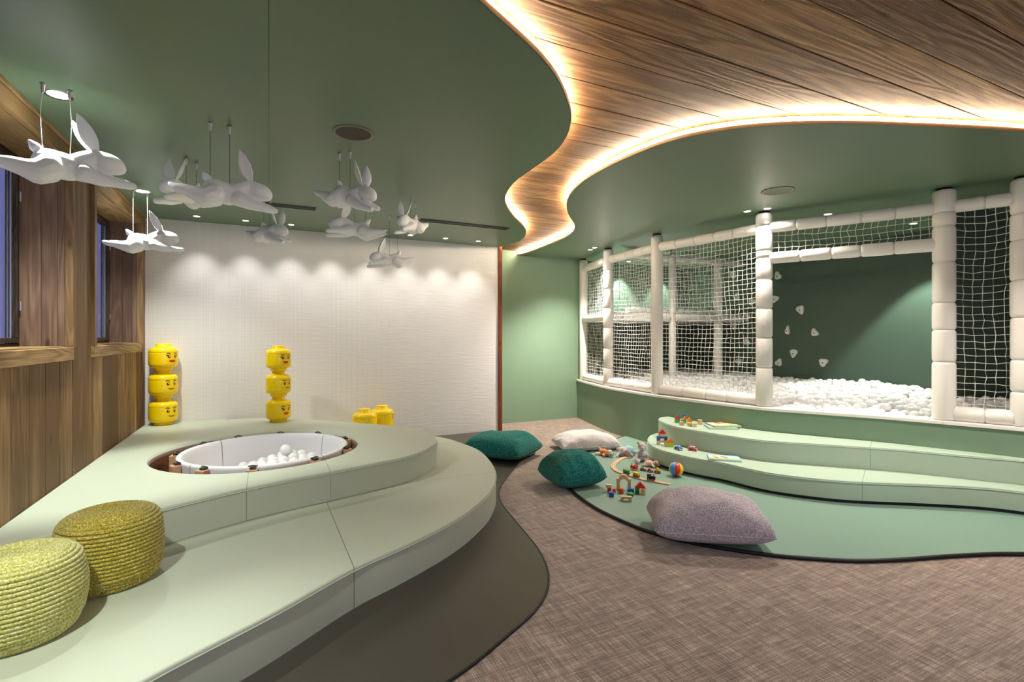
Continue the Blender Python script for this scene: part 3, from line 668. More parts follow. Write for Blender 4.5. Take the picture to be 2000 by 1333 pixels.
# ================================================================ balls of the big pit
G_ = 'balls in the big pit'
cand = []
row = 0; y = -.2
def wall_x(y):
    b = min(inn, key=lambda p: abs(p.y-y)); return b.x+.07
while y < YR-.05:
    x = wall_x(y)+(row % 2)*.043+.0
    while x < XR-.045:
        if x > 5.55 and y < 2.75-(x-5.7)*.25+.0 and y > 2.4-(x-5.7)*.25: x += .086; continue
        e = (x-wall_x(y)); h = .575+.075*min(1, e/.9)+.05*noise.noise(Vector((x*1.3, y*1.3, 2)))
        if y < 2.0: h -= .03
        cand.append((x+rnd.uniform(-.008, .008), y+rnd.uniform(-.008, .008), h+rnd.uniform(-.02, .028))); x += .088
    y += .077; row += 1
def seen(x, y, z):
    p = Vector((x, y)); d = p.dot(cdir); u = CX+FP*p.dot(rdir)/max(d, .1); return d > .3 and 1150 < u < 2010
vis = [c for c in cand if seen(*c)]; vis.sort(key=lambda c: c[0]**2+c[1]**2)
op = [c for c in vis if CX+FP*Vector(c[:2]).dot(rdir)/Vector(c[:2]).dot(cdir) > 1500]
one = set(op[:225]); rest_far = []
deckb = []
for i in range(24):
    deckb.append((4.5+i*.085+rnd.uniform(-.01, .01), 5.60+rnd.uniform(-.015, .03), 1.645+rnd.uniform(-.004, .012)))
mine = pts
for c in op[:225]: loose_ball(*c, 'white plastic ball in the big netted pit', G_, True)
for c in deckb: loose_ball(*c, 'white plastic ball on the raised deck inside the frame', 'balls on the raised deck', True)
sm = G(); base = bmesh.new(); bmesh.ops.create_icosphere(base, subdivisions=3, radius=.0425); bv = [q.co.copy() for q in base.verts]; bf = [[q.index for q in f.verts] for f in base.faces]; base.free()
for c in cand:
    if c in one: continue
    if not seen(*c) : continue
    k = len(sm.v); sm.v += [(q.x+c[0], q.y+c[1], q.z+c[2]) for q in bv]; sm.f += [tuple(i+k for i in f) for f in bf]; sm.sm += [True]*len(bf)
o = sm.build('pit_balls', WHITEB); o['kind'] = 'stuff'; tag(o, 'deep spread of white plastic balls filling the big netted pit', 'balls')
b1 = P(1725, 750, .72); loose_ball(on_right(1725, 750)[0]-.25, on_right(1725, 750)[1]+.1, .725, 'lone white ball lying higher than the rest in the pit opening', G_)
prism(offs(WC, .121)+[Vector((XR-.002, YR-.002))], .3, .54).build('pit_base', mat('pit_foam', (.7, .7, .7), .7), kind='structure')
# ================================================================ hanging rabbits
g = G(); u = .000374
def e(x, y): return ((x-900)*u*.9, (690-y)*u)
def ell(x, y, yo, rx, ry, rz, rot=0):
    X, Z = e(x, y); g.sphere((X, yo, Z), (rx, ry, rz), 3, Matrix.Rotation(rot, 4, 'Y'))
ell(835, 680, 0, .074, .062, .070, .15); ell(920, 695, 0, .080, .061, .066, .2); ell(1030, 720, 0, .080, .058, .060, .2); ell(1130, 735, 0, .066, .056, .057, .12); ell(1010, 770, 0, .07, .048, .044)
def ch(pts, yo):
    chain(g, [(e(a, b)[0], yo+dy, e(a, b)[1], r*1.2) for a, b, dy, r in pts], 12)
ch([(1120, 690, 0, .046), (1230, 630, 0, .040), (1340, 590, 0, .036)], 0)
ell(1490, 655, 0, .078, .052, .052, .42); ell(1400, 600, 0, .045, .044, .042); ell(1590, 710, 0, .040, .040, .034, .3)
for s, dx, dz in ((1, 0, 0), (-1, 60, 45)):
    ch([(1160, 760, s*.0, .040), (1300, 810, s*.006, .030), (1480, 850, s*.010, .022), (1640, 890, s*.010, .019), (1690, 905, s*.010, .016)] if s > 0 else [(1160, 800, 0, .038), (1320, 880, -.006, .029), (1500, 930, -.010, .021), (1650, 965, -.010, .018), (1710, 975, -.010, .015)], s*.030)
    ch([(800, 740, 0, .050), (690, 770 if s > 0 else 790, s*.006, .046), (560, 720 if s > 0 else 760, s*.010, .034), (400, 665 if s > 0 else 700, s*.012, .024), (270, 635 if s > 0 else 675, s*.012, .018), (190, 590 if s > 0 else 635, s*.012, .010)], s*.034)
ch([(770, 540, 0, .018), (715, 480, 0, .020), (675, 410, 0, .008)], 0)
# ears: long leaves, hollowed on the front
for s in (1, -1):
    bm = bmesh.new(); bmesh.ops.create_uvsphere(bm, u_segments=20, v_segments=16, radius=1)
    for q in bm.verts:
        t = (q.co.z+1)/2; wdt = .036*math.sin(PI*min(1, max(0, t))**.85)**.8 if 0 < t < 1 else 0
        a = math.atan2(q.co.y, q.co.x); rr = 1 if math.hypot(q.co.x, q.co.y) > 1e-4 else 0; k = wdt/.036
        q.co = (math.cos(a)*.036*rr*k, (math.sin(a)*.0075*rr+.012*math.cos(a)**2)*k, t*.198)
    M = Matrix.Translation((e(1395, 530)[0], s*.020, e(1395, 540)[1])) @ Matrix.Rotation(-.28, 4, 'Y') @ Matrix.Rotation(-s*.24, 4, 'X') @ Matrix.Rotation(s*.55, 4, 'Z') @ Matrix.Scale(s, 4, (0, 1, 0))
    g.bm(bm, True, M)
rab = remeshed(g, .0036, 'body', 6); rab.materials.append(RABBIT)
rabs = [  # px, py of the back, ceiling point depth, heading, pitch, label
 (112, 292, 2.42, 48, 12, 1.0, 'largest white rabbit, leaping right, nearest the windows and brightly lit'),
 (275, 455, 4.18, 30, 12, 1.0, 'white rabbit leaping right in front of the second window, brightly lit'),
 (431, 350, 2.85, 30, 5, .98, 'big white rabbit leaping right in the middle of the left group'),
 (373, 361, 3.43, 262, -2, .92, 'white rabbit facing the camera, half hidden behind the big leaping one'),
 (522, 440, 4.38, 332, -2, .92, 'small bluish white rabbit diving right, hung above the slot diffuser'),
 (674, 362, 3.28, 338, -6, .90, 'white rabbit leaping right below the dark ceiling speaker'),
 (702, 432, 4.43, 197, 9, .95, 'white rabbit leaping left underneath the one below the speaker'),
 (768, 495, 5.03, 204, 3, .85, 'lowest white rabbit, leaping left against the white wall'),
 (806, 425, 4.48, 252, -4, .88, 'rightmost white rabbit, facing the camera with tail to the right')]
for px, py, d, hd, pitch, s, lab in rabs:
    x, y = D(px, d); zb = H+(HY-py)/FP*d; zc = zb-.075*s
    t = thing('hanging_rabbit', lab, 'rabbit figure', (x, y, zc), cam_dir(hd))
    b = obj_from(rab, 'body', t, (0, 0, 0), (0, math.radians(-pitch), 0)); b.scale = (s, s, s)
    for cx_ in (-.052, .045):
        top = CEIL-zc; zt = .062*s if cx_ < 0 else .042*s
        pts_ = [(cx_*s, 0, zt), (cx_*s*(1.15 if d < 2.6 else 1), 0, zt+(top-zt)*.5), (cx_*s, 0, top-.03)]
        G().tube(cr(pts_, 6), .0012 if d > 2.6 else .0018, 5).build('cable', CORD if d < 2.6 or px == 275 else DARKM, t)
        G().lathe([(.011, top), (.011, top-.006), (.008, top-.008), (.008, top-.034), (.006, top-.036), (.006, top-.044), (.003, top-.048)], 12).build('ceiling_mount', CHROME, t, loc=(cx_*s, 0, 0))
        G().lathe([(.0035, zt-.008), (.0035, zt+.010), (.002, zt+.014)], 8).build('cable_ferrule', CHROME, t, loc=(cx_*s, 0, 0))
# ================================================================ yellow face boxes
YEL = mat('yellow_plastic', (.98, .66, .003), .25, .5, sss=.05)
INK = mat('print_dark', (.03, .012, .008), .4); INKW = mat('print_white', (.9, .9, .85), .4); INKR = mat('print_red', (.55, .03, .02), .4)
RB = .124
body_me = G().lathe([(.078, 0), (.082, .004), (.082, .026), (.100, .032), (.115, .042), (.1225, .060), (.124, .072), (.124, .172), (.1235, .176)], 48).mesh('box_body', YEL)
lid_me = G().lathe([(.1225, .176), (.124, .179), (.1235, .196), (.117, .214), (.103, .226), (.090, .2305), (.063, .231), (.063, .266), (.060, .270), (.001, .270)], 48).mesh('box_lid', YEL)
def patch(poly, r=RB+.0007):
    """a small print wrapped on the round side: (horizontal, height) in metres"""
    loop = [Vector((a, b, 0)) for a, b in poly]; tri = tessellate_polygon([loop]); bm = bmesh.new(); vs = [bm.verts.new(p) for p in loop]
    for t_ in tri:
        try: bm.faces.new([vs[i] for i in t_])
        except ValueError: pass
    bmesh.ops.subdivide_edges(bm, edges=[e_ for e_ in bm.edges if e_.calc_length() > .012], cuts=4, use_grid_fill=True)
    bmesh.ops.triangulate(bm, faces=bm.faces[:]); r += .0006
    for q in bm.verts: a, b = q.co.x, q.co.y; q.co = (r*math.cos(a/r), r*math.sin(a/r), b)
    return G().bm(bm, False)
def disc(cx, cy, rx, ry, n=18): return [(cx+rx*math.cos(2*PI*k/n), cy+ry*math.sin(2*PI*k/n)) for k in range(n)]
def stroke(pts, w):
    pts = [Vector(p) for p in cr(pts, 6)]; up_, dn = [], []
    for i, p in enumerate(pts):
        t = (pts[min(i+1, len(pts)-1)]-pts[max(i-1, 0)]).normalized(); n = Vector((-t.y, t.x)); ww = w*(.35+.65*math.sin(PI*(i+.5)/len(pts)))
        up_.append(p+n*ww); dn.append(p-n*ww)
    return [tuple(p) for p in up_+dn[::-1]]
eyes, whites, brows = [], [], []
def merged(polys, r=RB+.0007):
    g = G()
    for p in polys: q = patch(p, r); g.add(q.v, q.f)
    return g
eye_me = merged([disc(s*.032, .142, .0125, .0155) for s in (1, -1)]).mesh('eyes', INK)
white_me = merged([disc(s*.032+.002, .146, .0048, .0058) for s in (1, -1)], RB+.0014).mesh('eye_glints', INKW)
brow_me = merged([stroke([(-.056, .168), (-.036, .175), (-.014, .166)], .004), stroke([(.014, .166), (.036, .175), (.056, .168)], .004)]).mesh('eyebrows', INK)
lash_me = merged([stroke([(s*.034, .154), (s*.046, .153), (s*.060, .159)], .0030) for s in (1, -1)]+[stroke([(s*.038, .148), (s*.047, .147), (s*.058, .150)], .0022) for s in (1, -1)]).mesh('eyelashes', INK)
smile_me = merged([stroke([(-.030, .100), (-.015, .092), (.012, .092), (.028, .101)], .004)]).mesh('mouth', INK)
lips_me = merged([[(-.036, .098), (-.014, .110), (0, .105), (.014, .110), (.036, .098), (.016, .083), (-.016, .083)]]).mesh('mouth', INKR)
def face_box(x, y, z, turn, female, lab, s=1.0):
    los = math.atan2(y, x); t = thing('storage_head', lab, 'storage box', (x, y, z), los+PI+math.radians(turn)); t.scale = (s, s, s)
    b = obj_from(body_me, 'box_body', t); obj_from(lid_me, 'box_lid', t)
    obj_from(eye_me, 'eyes', b); obj_from(white_me, 'eye_glints', b); obj_from(brow_me, 'eyebrows', b)
    if female: obj_from(lash_me, 'eyelashes', b); obj_from(lips_me, 'mouth', b)
    else: obj_from(smile_me, 'mouth', b)
x, y = P(319, 829.5, ZU); y = min(y, YB-.128)
HS = 1.0; stp = .2706
for k, (fm, lab) in enumerate(((False, 'yellow face box with a smile, bottom of the stack by the window wall'), (False, 'yellow face box with a smile, middle of the stack by the window wall'), (True, 'yellow face box with red lips on top of the stack by the window wall'))):
    face_box(x, y, ZU+.0005+k*stp, (33, 33, 37)[k], fm, lab, HS)
x, y = P(544, 823.5, ZU)
for k, (fm, lab) in enumerate(((True, 'yellow face box with red lips, bottom of the stack behind the round tub'), (False, 'yellow face box with a smile, middle of the stack behind the round tub'), (True, 'yellow face box with red lips on top of the stack behind the round tub'))):
    face_box(x, y, ZU+.0005+k*stp*.97, (38, 44, 35)[k], fm, lab, .97)
x, y = D(712, 5.5); face_box(x, y, ZL+.0005, 120, False, 'yellow face box turned away, nearer one of the two behind the platform', 1.06)
x, y = D(746, 5.76); face_box(x, y, ZL+.0005, 84, False, 'yellow face box seen from the side, farther one of the two behind the platform', 1.06)
# ================================================================ cord poufs
def pouf(x, y, z, R, Hh, bulge, m, lab, rows, squash=.8):
    t = thing('cord_pouf', lab, 'pouf', (x, y, z)); prof = []
    path = []     # outline before ribbing: bottom edge, belly, shoulder, top
    path += [(R*.70, 0.0), (R*.86, .012), (R*.95, .05)]
    path += [(R*(1+bulge*math.sin(PI*k/8)-.03), Hh*(.18+.62*k/8)) for k in range(9)]
    path += [(R*.93, Hh*.89), (R*.82, Hh*.955), (R*.66, Hh*.99), (R*.45, Hh*.995), (R*.2, Hh*.985), (.004, Hh*.98)]
    line = cr(path, 12); L_ = [0]
    for a, b in zip(line, line[1:]): L_.append(L_[-1]+(b-a).length)
    per = L_[-1]/rows; n = 150; v = []; f = []
    samp = rows*6
    for j in range(samp+1):
        s = L_[-1]*j/samp; i = max(k for k in range(len(L_)) if L_[k] <= s+1e-9); i = min(i, len(line)-2)
        tt = (s-L_[i])/max(1e-9, L_[i+1]-L_[i]); p = line[i].lerp(line[i+1], tt); tg = (line[i+1]-line[i]).normalized(); nn = Vector((tg.y, -tg.x))
        bump = abs(math.sin(PI*s/per))**.6*per*.6
        for k in range(n):
            a = 2*PI*k/n; fz = noise.noise(Vector((k*.9, j*.7, R*50)))*.0014; tw = .0012*math.sin(a*70+j*1.0)
            q = p+nn*(bump+fz+tw); v.append((max(.0005, q.x)*math.cos(a), max(.0005, q.x)*math.sin(a), max(0, q.y)))
    for j in range(samp):
        for k in range(n): f.append((j*n+k, j*n+(k+1) % n, (j+1)*n+(k+1) % n, (j+1)*n+k))
    f.append(tuple(range(n-1, -1, -1)))
    G().add(v, f, True).build('coiled_cord_cover', m, t)
def yarn(name, c1, c2, c3):
    m = mat(name, c1, .85, .2, sheen=.3); nt = m.node_tree; b = nt.nodes['Principled BSDF']; N = nt.nodes.new; L = nt.links.new
    tc = N('ShaderNodeTexCoord'); n = N('ShaderNodeTexNoise'); n.inputs['Scale'].default_value = 170; n.inputs['Detail'].default_value = 3; L(tc.outputs['Object'], n.inputs[0])
    r = N('ShaderNodeValToRGB'); e_ = r.color_ramp.elements; e_[0].position = .36; e_[0].color = (*c1, 1); e_[1].position = .66; e_[1].color = (*c3, 1); q = e_.new(.5); q.color = (*c2, 1)
    L(n.outputs['Fac'], r.inputs[0]); L(r.outputs[0], b.inputs['Base Color'])
    bp = N('ShaderNodeBump'); bp.inputs['Distance'].default_value = .002; bp.inputs['Strength'].default_value = .7; L(n.outputs['Fac'], bp.inputs['Height']); L(bp.outputs['Normal'], b.inputs['Normal']); return m
pq = D(216, 2.225); pouf(pq[0], pq[1], ZL+.001, .188, .305, .03, yarn('mustard_yarn', (.26, .20, .012), (.40, .32, .025), (.72, .62, .25)), 'mustard coiled cord pouf, the farther one standing upright against the step', 30)
pq = D(36, 1.82); pouf(pq[0], pq[1], ZL+.001, .182, .292, .07, yarn('lime_yarn', (.36, .35, .06), (.58, .57, .16), (.82, .78, .50)), 'pale lime coiled cord pouf at the left edge, nearer the camera', 30)
# ================================================================ cushions
def boucle(name, c1, c2, sc_=110):
    m = mat(name, c1, .95, .1, sheen=.15, var=(sc_, c2, .35, .65), bump=(sc_, .012, 1.0)); return m
def cushion(x, y, z, w, l, h, rz, tilt, m, lab, seed, lean=(0, 0), pinch=.07, crease=.012):
    t = thing('cushion', lab, 'cushion', (x, y, z), rz); n = 44; v = []; f = []; idx = {}
    def pos(i, j, top):
        a = -1+2*i/n; b = -1+2*j/n; ea = math.copysign(abs(a)**.85, a); eb = math.copysign(abs(b)**.85, b)
        k = 1-pinch*(1-abs(ea)**2)*abs(eb)**3; k2 = 1-pinch*(1-abs(eb)**2)*abs(ea)**3
        cc = 1-.075*(abs(a)*abs(b))**3; px_ = ea*w/2*k2*cc; py_ = eb*l/2*k*cc
        th = (max(0, 1-abs(a)**2.6)*max(0, 1-abs(b)**2.6))**.5
        nz = noise.noise(Vector((a*1.6+seed, b*1.6, seed*2)))*.032+noise.noise(Vector((a*4+seed, b*3, 1)))*crease
        edge = (1-max(abs(a), abs(b)))
        fold = crease*1.2*math.sin((a+b*.4)*14+seed)*math.exp(-edge*6)*min(1, edge*8)
        zt = h*th*(.62 if top else .30)+(nz*th+fold if top else 0)
        zz = h*.32+(zt if top else -zt)
        return (px_, py_, max(0.002, zz+lean[0]*px_+lean[1]*py_))
    for top in (1, 0):
        for i in range(n+1):
            for j in range(n+1):
                if not top and (i in (0, n) or j in (0, n)): idx[(top, i, j)] = idx[(1, i, j)]; continue
                idx[(top, i, j)] = len(v); v.append(pos(i, j, top))
        for i in range(n):
            for j in range(n):
                q = (idx[(top, i, j)], idx[(top, i+1, j)], idx[(top, i+1, j+1)], idx[(top, i, j+1)]); f.append(q if top else q[::-1])
    G().add(v, f, True).build('cover', m, t)
    g = G(); loop = [pos(i, 0, 1) for i in range(n)]+[pos(n, j, 1) for j in range(n)]+[pos(i, n, 1) for i in range(n, 0, -1)]+[pos(0, j, 1) for j in range(n, 0, -1)]
    g.tube(loop, .004, 6, closed=True).build('seam', m, t)
TEAL = boucle('teal_boucle', (.003, .075, .07), (.03, .30, .25)); LILAC = boucle('lilac_boucle', (.36, .32, .37), (.64, .58, .62)); CREAM = boucle('cream_boucle', (.56, .52, .52), (.78, .74, .70))
x, y = P(981, 874, .10); cushion(x, y, .011, .74, .62, .26, cam_dir(-28), 0, TEAL, 'teal boucle cushion lying behind the left platform', 1.3)
x, y = P(1143, 862, .09); cushion(x, y, .004, .72, .50, .20, cam_dir(12), 0, CREAM, 'cream white boucle cushion at the back by the green recess', 2.6)
x, y = P(1116, 926, .10); cushion(x, y, .012, .47, .47, .30, cam_dir(22), 0, TEAL, 'teal boucle cushion on the carpet beside the train track', 4.1)
x, y = P(1379, 1022, .10); cushion(x, y, .021, .72, .52, .29, cam_dir(-8), 0, LILAC, 'large lilac grey boucle cushion at the front of the green mat', 5.7)
# ================================================================ toys
def colr(name, c, r=.4): return mat('toy_'+name, c, r)
RED = colr('red', (.60, .025, .02)); BLU = colr('blue', (.015, .10, .42)); GRN = colr('green', (.04, .34, .08)); YLW = colr('yellow', (.85, .58, .02)); ORG = colr('orange', (.80, .22, .02)); BLK = colr('black', (.015, .015, .02)); LIME = colr('lime', (.45, .60, .03)); WHT = colr('white', (.8, .8, .76))
MZ = .0205
def block(kind, px, py, z, s, m, lab, turn=0, up_=0, at=None):
    """one wooden block standing at photo point px, py of the height z; s = its sizes"""
    x, y = at if at else P(px, py, z); rz = cam_dir(turn); g = G(); w, d, h = s
    if kind == 'cube': g.box((-w/2, -d/2, 0), (w/2, d/2, h), bev=.0018)
    elif kind == 'cyl': g.lathe([(w/2-.001, 0), (w/2, .001), (w/2, h-.001), (w/2-.001, h)], 20)
    elif kind == 'roof':
        g.add([(-w/2, -d/2, 0), (w/2, -d/2, 0), (0, -d/2, h), (-w/2, d/2, 0), (w/2, d/2, 0), (0, d/2, h)], [(0, 1, 2), (5, 4, 3), (0, 3, 4, 1), (1, 4, 5, 2), (2, 5, 3, 0)])
    elif kind in ('arch', 'half'):
        n = 12; r = w*.27 if kind == 'arch' else w/2
        if kind == 'arch': out = [(-w/2, 0), (-w/2, h), (w/2, h), (w/2, 0)]+[(r*math.cos(PI*k/n), r*math.sin(PI*k/n)) for k in range(n+1)]
        else: out = [(r*math.cos(PI*k/n), r*math.sin(PI*k/n)*h/r) for k in range(n+1)]
        q = prism(out, -d/2, d/2); g.add([(a, c, b) for a, b, c in q.v], [t_[::-1] for t_ in q.f])
    o = g.build('toy_block', m, loc=(x, y, z+up_), rot=(0, 0, rz)); return tag(o, lab, 'toy block')
k_ = .030
# blocks on the green mat
block('cube', 1194, 970, MZ, (.038, .035, .034), BLU, 'blue wooden cube at the left end of the blocks on the mat', -10)
block('cube', 1190, 962, MZ, (.030, .028, .036), RED, 'red wooden block under the tan one on the mat', -10)
block('cube', 1189, 962, MZ, (.045, .030, .026), toy_wood, 'tan wooden block lying on the red block on the mat', -10, .0365)
block('cyl', 1199.5, 962, MZ, (.028, .028, .030), colr('coral', (.75, .10, .05)), 'small coral cylinder beside the red block on the mat')
block('cube', 1207.5, 957, MZ, (.024, .034, .060), toy_wood, 'tan upright block, left leg of the wooden gateway', -8)
block('cube', 1229, 957.5, MZ, (.024, .034, .060), toy_wood, 'tan upright block, right leg of the wooden gateway', -8)
x0, y0 = P(1218, 957.3, MZ)
block('arch', 0, 0, MZ, (.116, .034, .034), toy_wood, 'tan wooden bridge block topping the gateway on the mat', -8, .0605, at=(x0, y0))
block('half', 0, 0, MZ, (.070, .034, .032), toy_wood, 'tan half round block crowning the gateway on the mat', -8, .095, at=(x0, y0))
block('cyl', 1213.5, 964, MZ, (.036, .036, .040), colr('red_orange', (.70, .10, .02)), 'red orange cylinder in front of the wooden gateway')
block('arch', 1232, 963, MZ, (.050, .030, .032), BLU, 'blue notched block right of the wooden gateway', -8)
block('cube', 1231, 969, MZ, (.050, .030, .022), GRN, 'green flat block in front of the blue notched one', -20)
block('arch', 1223, 979, MZ, (.082, .034, .036), toy_wood, 'tan wooden arch block lying nearest the camera on the mat', -14)
block('cube', 1244.5, 963, MZ, (.034, .034, .046), GRN, 'green cube forming the left half of the toy house on the mat', -10)
block('cube', 1256, 966, MZ, (.036, .034, .046), toy_wood, 'tan cube forming the right half of the toy house on the mat', -10)
xh, yh = P(1250.5, 964.5, MZ)
block('roof', 0, 0, MZ, (.088, .038, .048), RED, 'red triangular roof block on the toy house on the mat', -10, .0465, at=(xh, yh))
# tower and house on the lower step
x0, y0 = P(1293, 869.5, Z1)
block('arch', 0, 0, Z1, (.100, .034, .042), toy_wood, 'tan arch block at the foot of the tower on the lower step', 0, .0005, at=(x0, y0))
block('arch', 0, 0, Z1, (.100, .034, .042), BLU, 'blue arch block second in the tower on the lower step', 0, .043, at=(x0, y0))
block('cube', 0, 0, Z1, (.060, .034, .028), toy_wood, 'tan block under the red roof of the tower', 0, .0855, at=(x0, y0))
block('roof', 0, 0, Z1, (.080, .036, .046), RED, 'red triangular roof block on top of the tower', 0, .114, at=(x0, y0))
xh, yh = P(1308, 873, Z1)
block('cube', 0, 0, Z1, (.072, .040, .042), LIME, 'lime green body block of the toy house beside the tower', -5, .0005, at=(xh, yh))
block('roof', 0, 0, Z1, (.082, .042, .042), ORG, 'orange roof block of the toy house beside the tower', -5, .043, at=(xh, yh))
# cluster on the upper step
for kind, px, py, s, m, lab, upz in (('cube', 1323, 826, (.050, .034, .040), GRN, 'green cube of the leftmost toy house on the upper step', 0), ('roof', 1323, 826, (.060, .036, .040), RED, 'red roof of the leftmost toy house on the upper step', .0405),
  ('cube', 1335, 827, (.046, .034, .036), GRN, 'green block behind the orange roofs on the upper step', 0), ('roof', 1338, 827, (.056, .036, .036), ORG, 'orange roof block, left one on the upper step', .0365), ('cube', 1335.5, 822, (.028, .03, .070), BLU, 'blue upright block at the back of the upper step cluster', 0),
  ('cube', 1347, 830, (.046, .034, .038), LIME, 'lime block of the right toy house on the upper step', 0), ('roof', 1347, 830, (.060, .036, .034), ORG, 'orange roof block, right one on the upper step', .0385),
  ('cube', 1331.5, 831.5, (.042, .036, .038), colr('pink_wood', (.72, .38, .25)), 'pinkish cube at the front left of the upper step cluster', 0), ('cube', 1347, 833, (.040, .036, .034), toy_wood, 'tan cube in front of the right orange roof', 0),
  ('cube', 1355, 834, (.048, .038, .036), colr('pale_wood', (.72, .52, .34)), 'pale striped cube nearest the edge of the upper step', 0), ('cube', 1367, 829.5, (.042, .036, .048), toy_wood, 'tan upright cube right of the others, beside the stacked books', 0)):
    block(kind, px, py, Z2, s, m, lab, -8, .0005+upz)
# toy cars
def car(px, py, z, m, heading, lab, L_=.088):
    x, y = P(px, py, z); t = thing('toy_car', lab, 'toy car', (x, y, z+.0005), cam_dir(heading))
    bm = bmesh.new(); bmesh.ops.create_uvsphere(bm, u_segments=24, v_segments=14, radius=1)
    for q in bm.verts:
        X, Y, Z = q.co; w = .023*(abs(Y)**.7)*(1 if Y >= 0 else -1)
        q.co = (math.copysign(abs(X)**.75, X)*L_/2, w, .017+(.014 if Z > 0 else .010)*math.copysign(abs(Z)**.7, Z))
    G().bm(bm).build('body', m, t)
    bm = bmesh.new(); bmesh.ops.create_uvsphere(bm, u_segments=20, v_segments=12, radius=1)
    for q in bm.verts: q.co = (q.co.x*.024-.003, q.co.y*.0185, .030+q.co.z*.018)
    G().bm(bm).build('cabin', m, t)
    GL = mat('toy_window', (.45, .65, .80), .2)
    for sx in (1, -1): G().sphere((.0, 0, 0), (.012, .014, .010), 2).build('windscreen', GL, t, loc=(-.003+sx*.0155, 0, .034))
    for sy in (1, -1): G().sphere((0, 0, 0), (.013, .007, .009), 2).build('side_window', GL, t, loc=(-.003, sy*.0135, .034))
    for sx in (1, -1):
        for sy in (1, -1):
            wq = G().lathe([(.004, -.005), (.010, -.005), (.0105, 0), (.010, .005), (.004, .005)], 16).build('wheel', BLK, t, loc=(sx*L_*.29, sy*.021, .0105), rot=(PI/2, 0, 0))
            G().lathe([(.0055, -.006), (.0055, .006)], 10).build('hub', WHT, wq)
    for sy in (1, -1): G().sphere((0, 0, 0), .004, 2).build('headlight', WHT, t, loc=(L_*.455, sy*.013, .018))
    G().box((-.0, -.016, -.003), (.004, .016, .003), bev=.001).build('bumper', WHT, t, loc=(L_*.48, 0, .010))
car(1325, 879, Z1, BLU, 285, 'small blue toy car facing the camera on the lower step')
car(1352.5, 880.5, Z1, RED, 318, 'small red toy car turned sideways on the lower step')
# picture books
def book(px, py, z, turn, lab, seed, L_=.27, W_=.215, up_=0, pages=.010):
    x, y = P(px, py, z); t = thing('picture_book', lab, 'book', (x, y, z+.0005+up_), cam_dir(turn))
    G().box((-L_/2+.003, -W_/2+.003, .0015), (L_/2-.004, W_/2-.003, pages+.0015)).build('pages', WHT, t)
    cm = mat('book_cover_%d' % seed, ((.30, .50, .30), (.30, .50, .62), (.62, .50, .25))[seed % 3], .35)
    g = G().box((-L_/2, -W_/2, 0), (L_/2, W_/2, .0015)).box((-L_/2, -W_/2, pages+.0015), (L_/2, W_/2, pages+.003)).box((-L_/2, -W_/2, 0), (-L_/2+.0025, W_/2, pages+.003)); c = g.build('cover', cm, t)
    r2 = random.Random(seed); zt = pages+.0032
    G().add([(-L_*.46, -W_*.25, zt), (L_*.47, -W_*.25, zt), (L_*.47, W_*.46, zt), (-L_*.46, W_*.46, zt)], [(0, 1, 2, 3)]).build('printed_sky', colr('sky', (.50, .66, .85)) if seed != 2 else colr('cream', (.80, .78, .60)), c)
    G().add([(a, b, zt+.0003) for a, b in [(-L_*.46, -W_*.46), (L_*.47, -W_*.46), (L_*.47, -W_*.2), (L_*.2, -W_*.12), (-L_*.1, -W_*.2), (-L_*.46, -W_*.1)]], [(0, 1, 2, 3, 4, 5)]).build('printed_meadow', colr('meadow', (.35, .58, .22)), c)
    for k in range(9):
        a, b, r_ = r2.uniform(-.38, .38)*L_, r2.uniform(-.34, .32)*W_, r2.uniform(.016, .034)
        G().add([(a+r_*math.cos(q)*r2.uniform(.8, 1.2), b+r_*.8*math.sin(q), zt+.0006+k*.0002) for q in [2*PI*j/11 for j in range(11)]], [tuple(range(11))]).build('printed_shape', (YLW, ORG, WHT, RED, colr('skin', (.80, .50, .32)), YLW, colr('sky', (.5, .66, .85)), colr('brown', (.25, .10, .05)), WHT)[k], c)
book(1414, 897, Z1, -16, 'picture book with a colourful cover lying on the lower step', 1, W_=.185)
book(1408, 836, Z2, -6, 'bottom picture book of the two stacked on the upper step', 4)
book(1412, 834.5, Z2, 4, 'top picture book of the two stacked on the upper step', 2, up_=.0145)
# beach ball
x, y = P(1320.5, 931, MZ); bb = thing('beach_ball', 'small striped ball with blue, red and yellow panels beside the lower step', 'ball', (x, y, MZ+.064), cam_dir(0))
for k, m in enumerate((BLU, RED, YLW, colr('sky_blue', (.05, .32, .70)), RED, YLW, BLU, colr('pink', (.75, .25, .45)))):
    pass
cols = [colr('sky_blue', (.05, .32, .70)), RED, YLW, WHT, colr('magenta', (.45, .12, .40)), colr('sky_blue', (.05, .32, .70)), RED, YLW]
base = Matrix.Rotation(math.radians(10), 4, 'Y') @ Matrix.Rotation(math.radians(-14), 4, 'X')
for k in range(8):
    a0 = math.radians(180+15)+k*PI/4
    G().lathe([(.063*math.sin(PI*j/16)+.0001, -.063*math.cos(PI*j/16)) for j in range(17)], 6, base, a0=a0+.01, a1=a0+PI/4-.01).build('panel', cols[k], bb)
G().sphere((0, 0, 0), .0615, 3).build('core', WHT, bb)
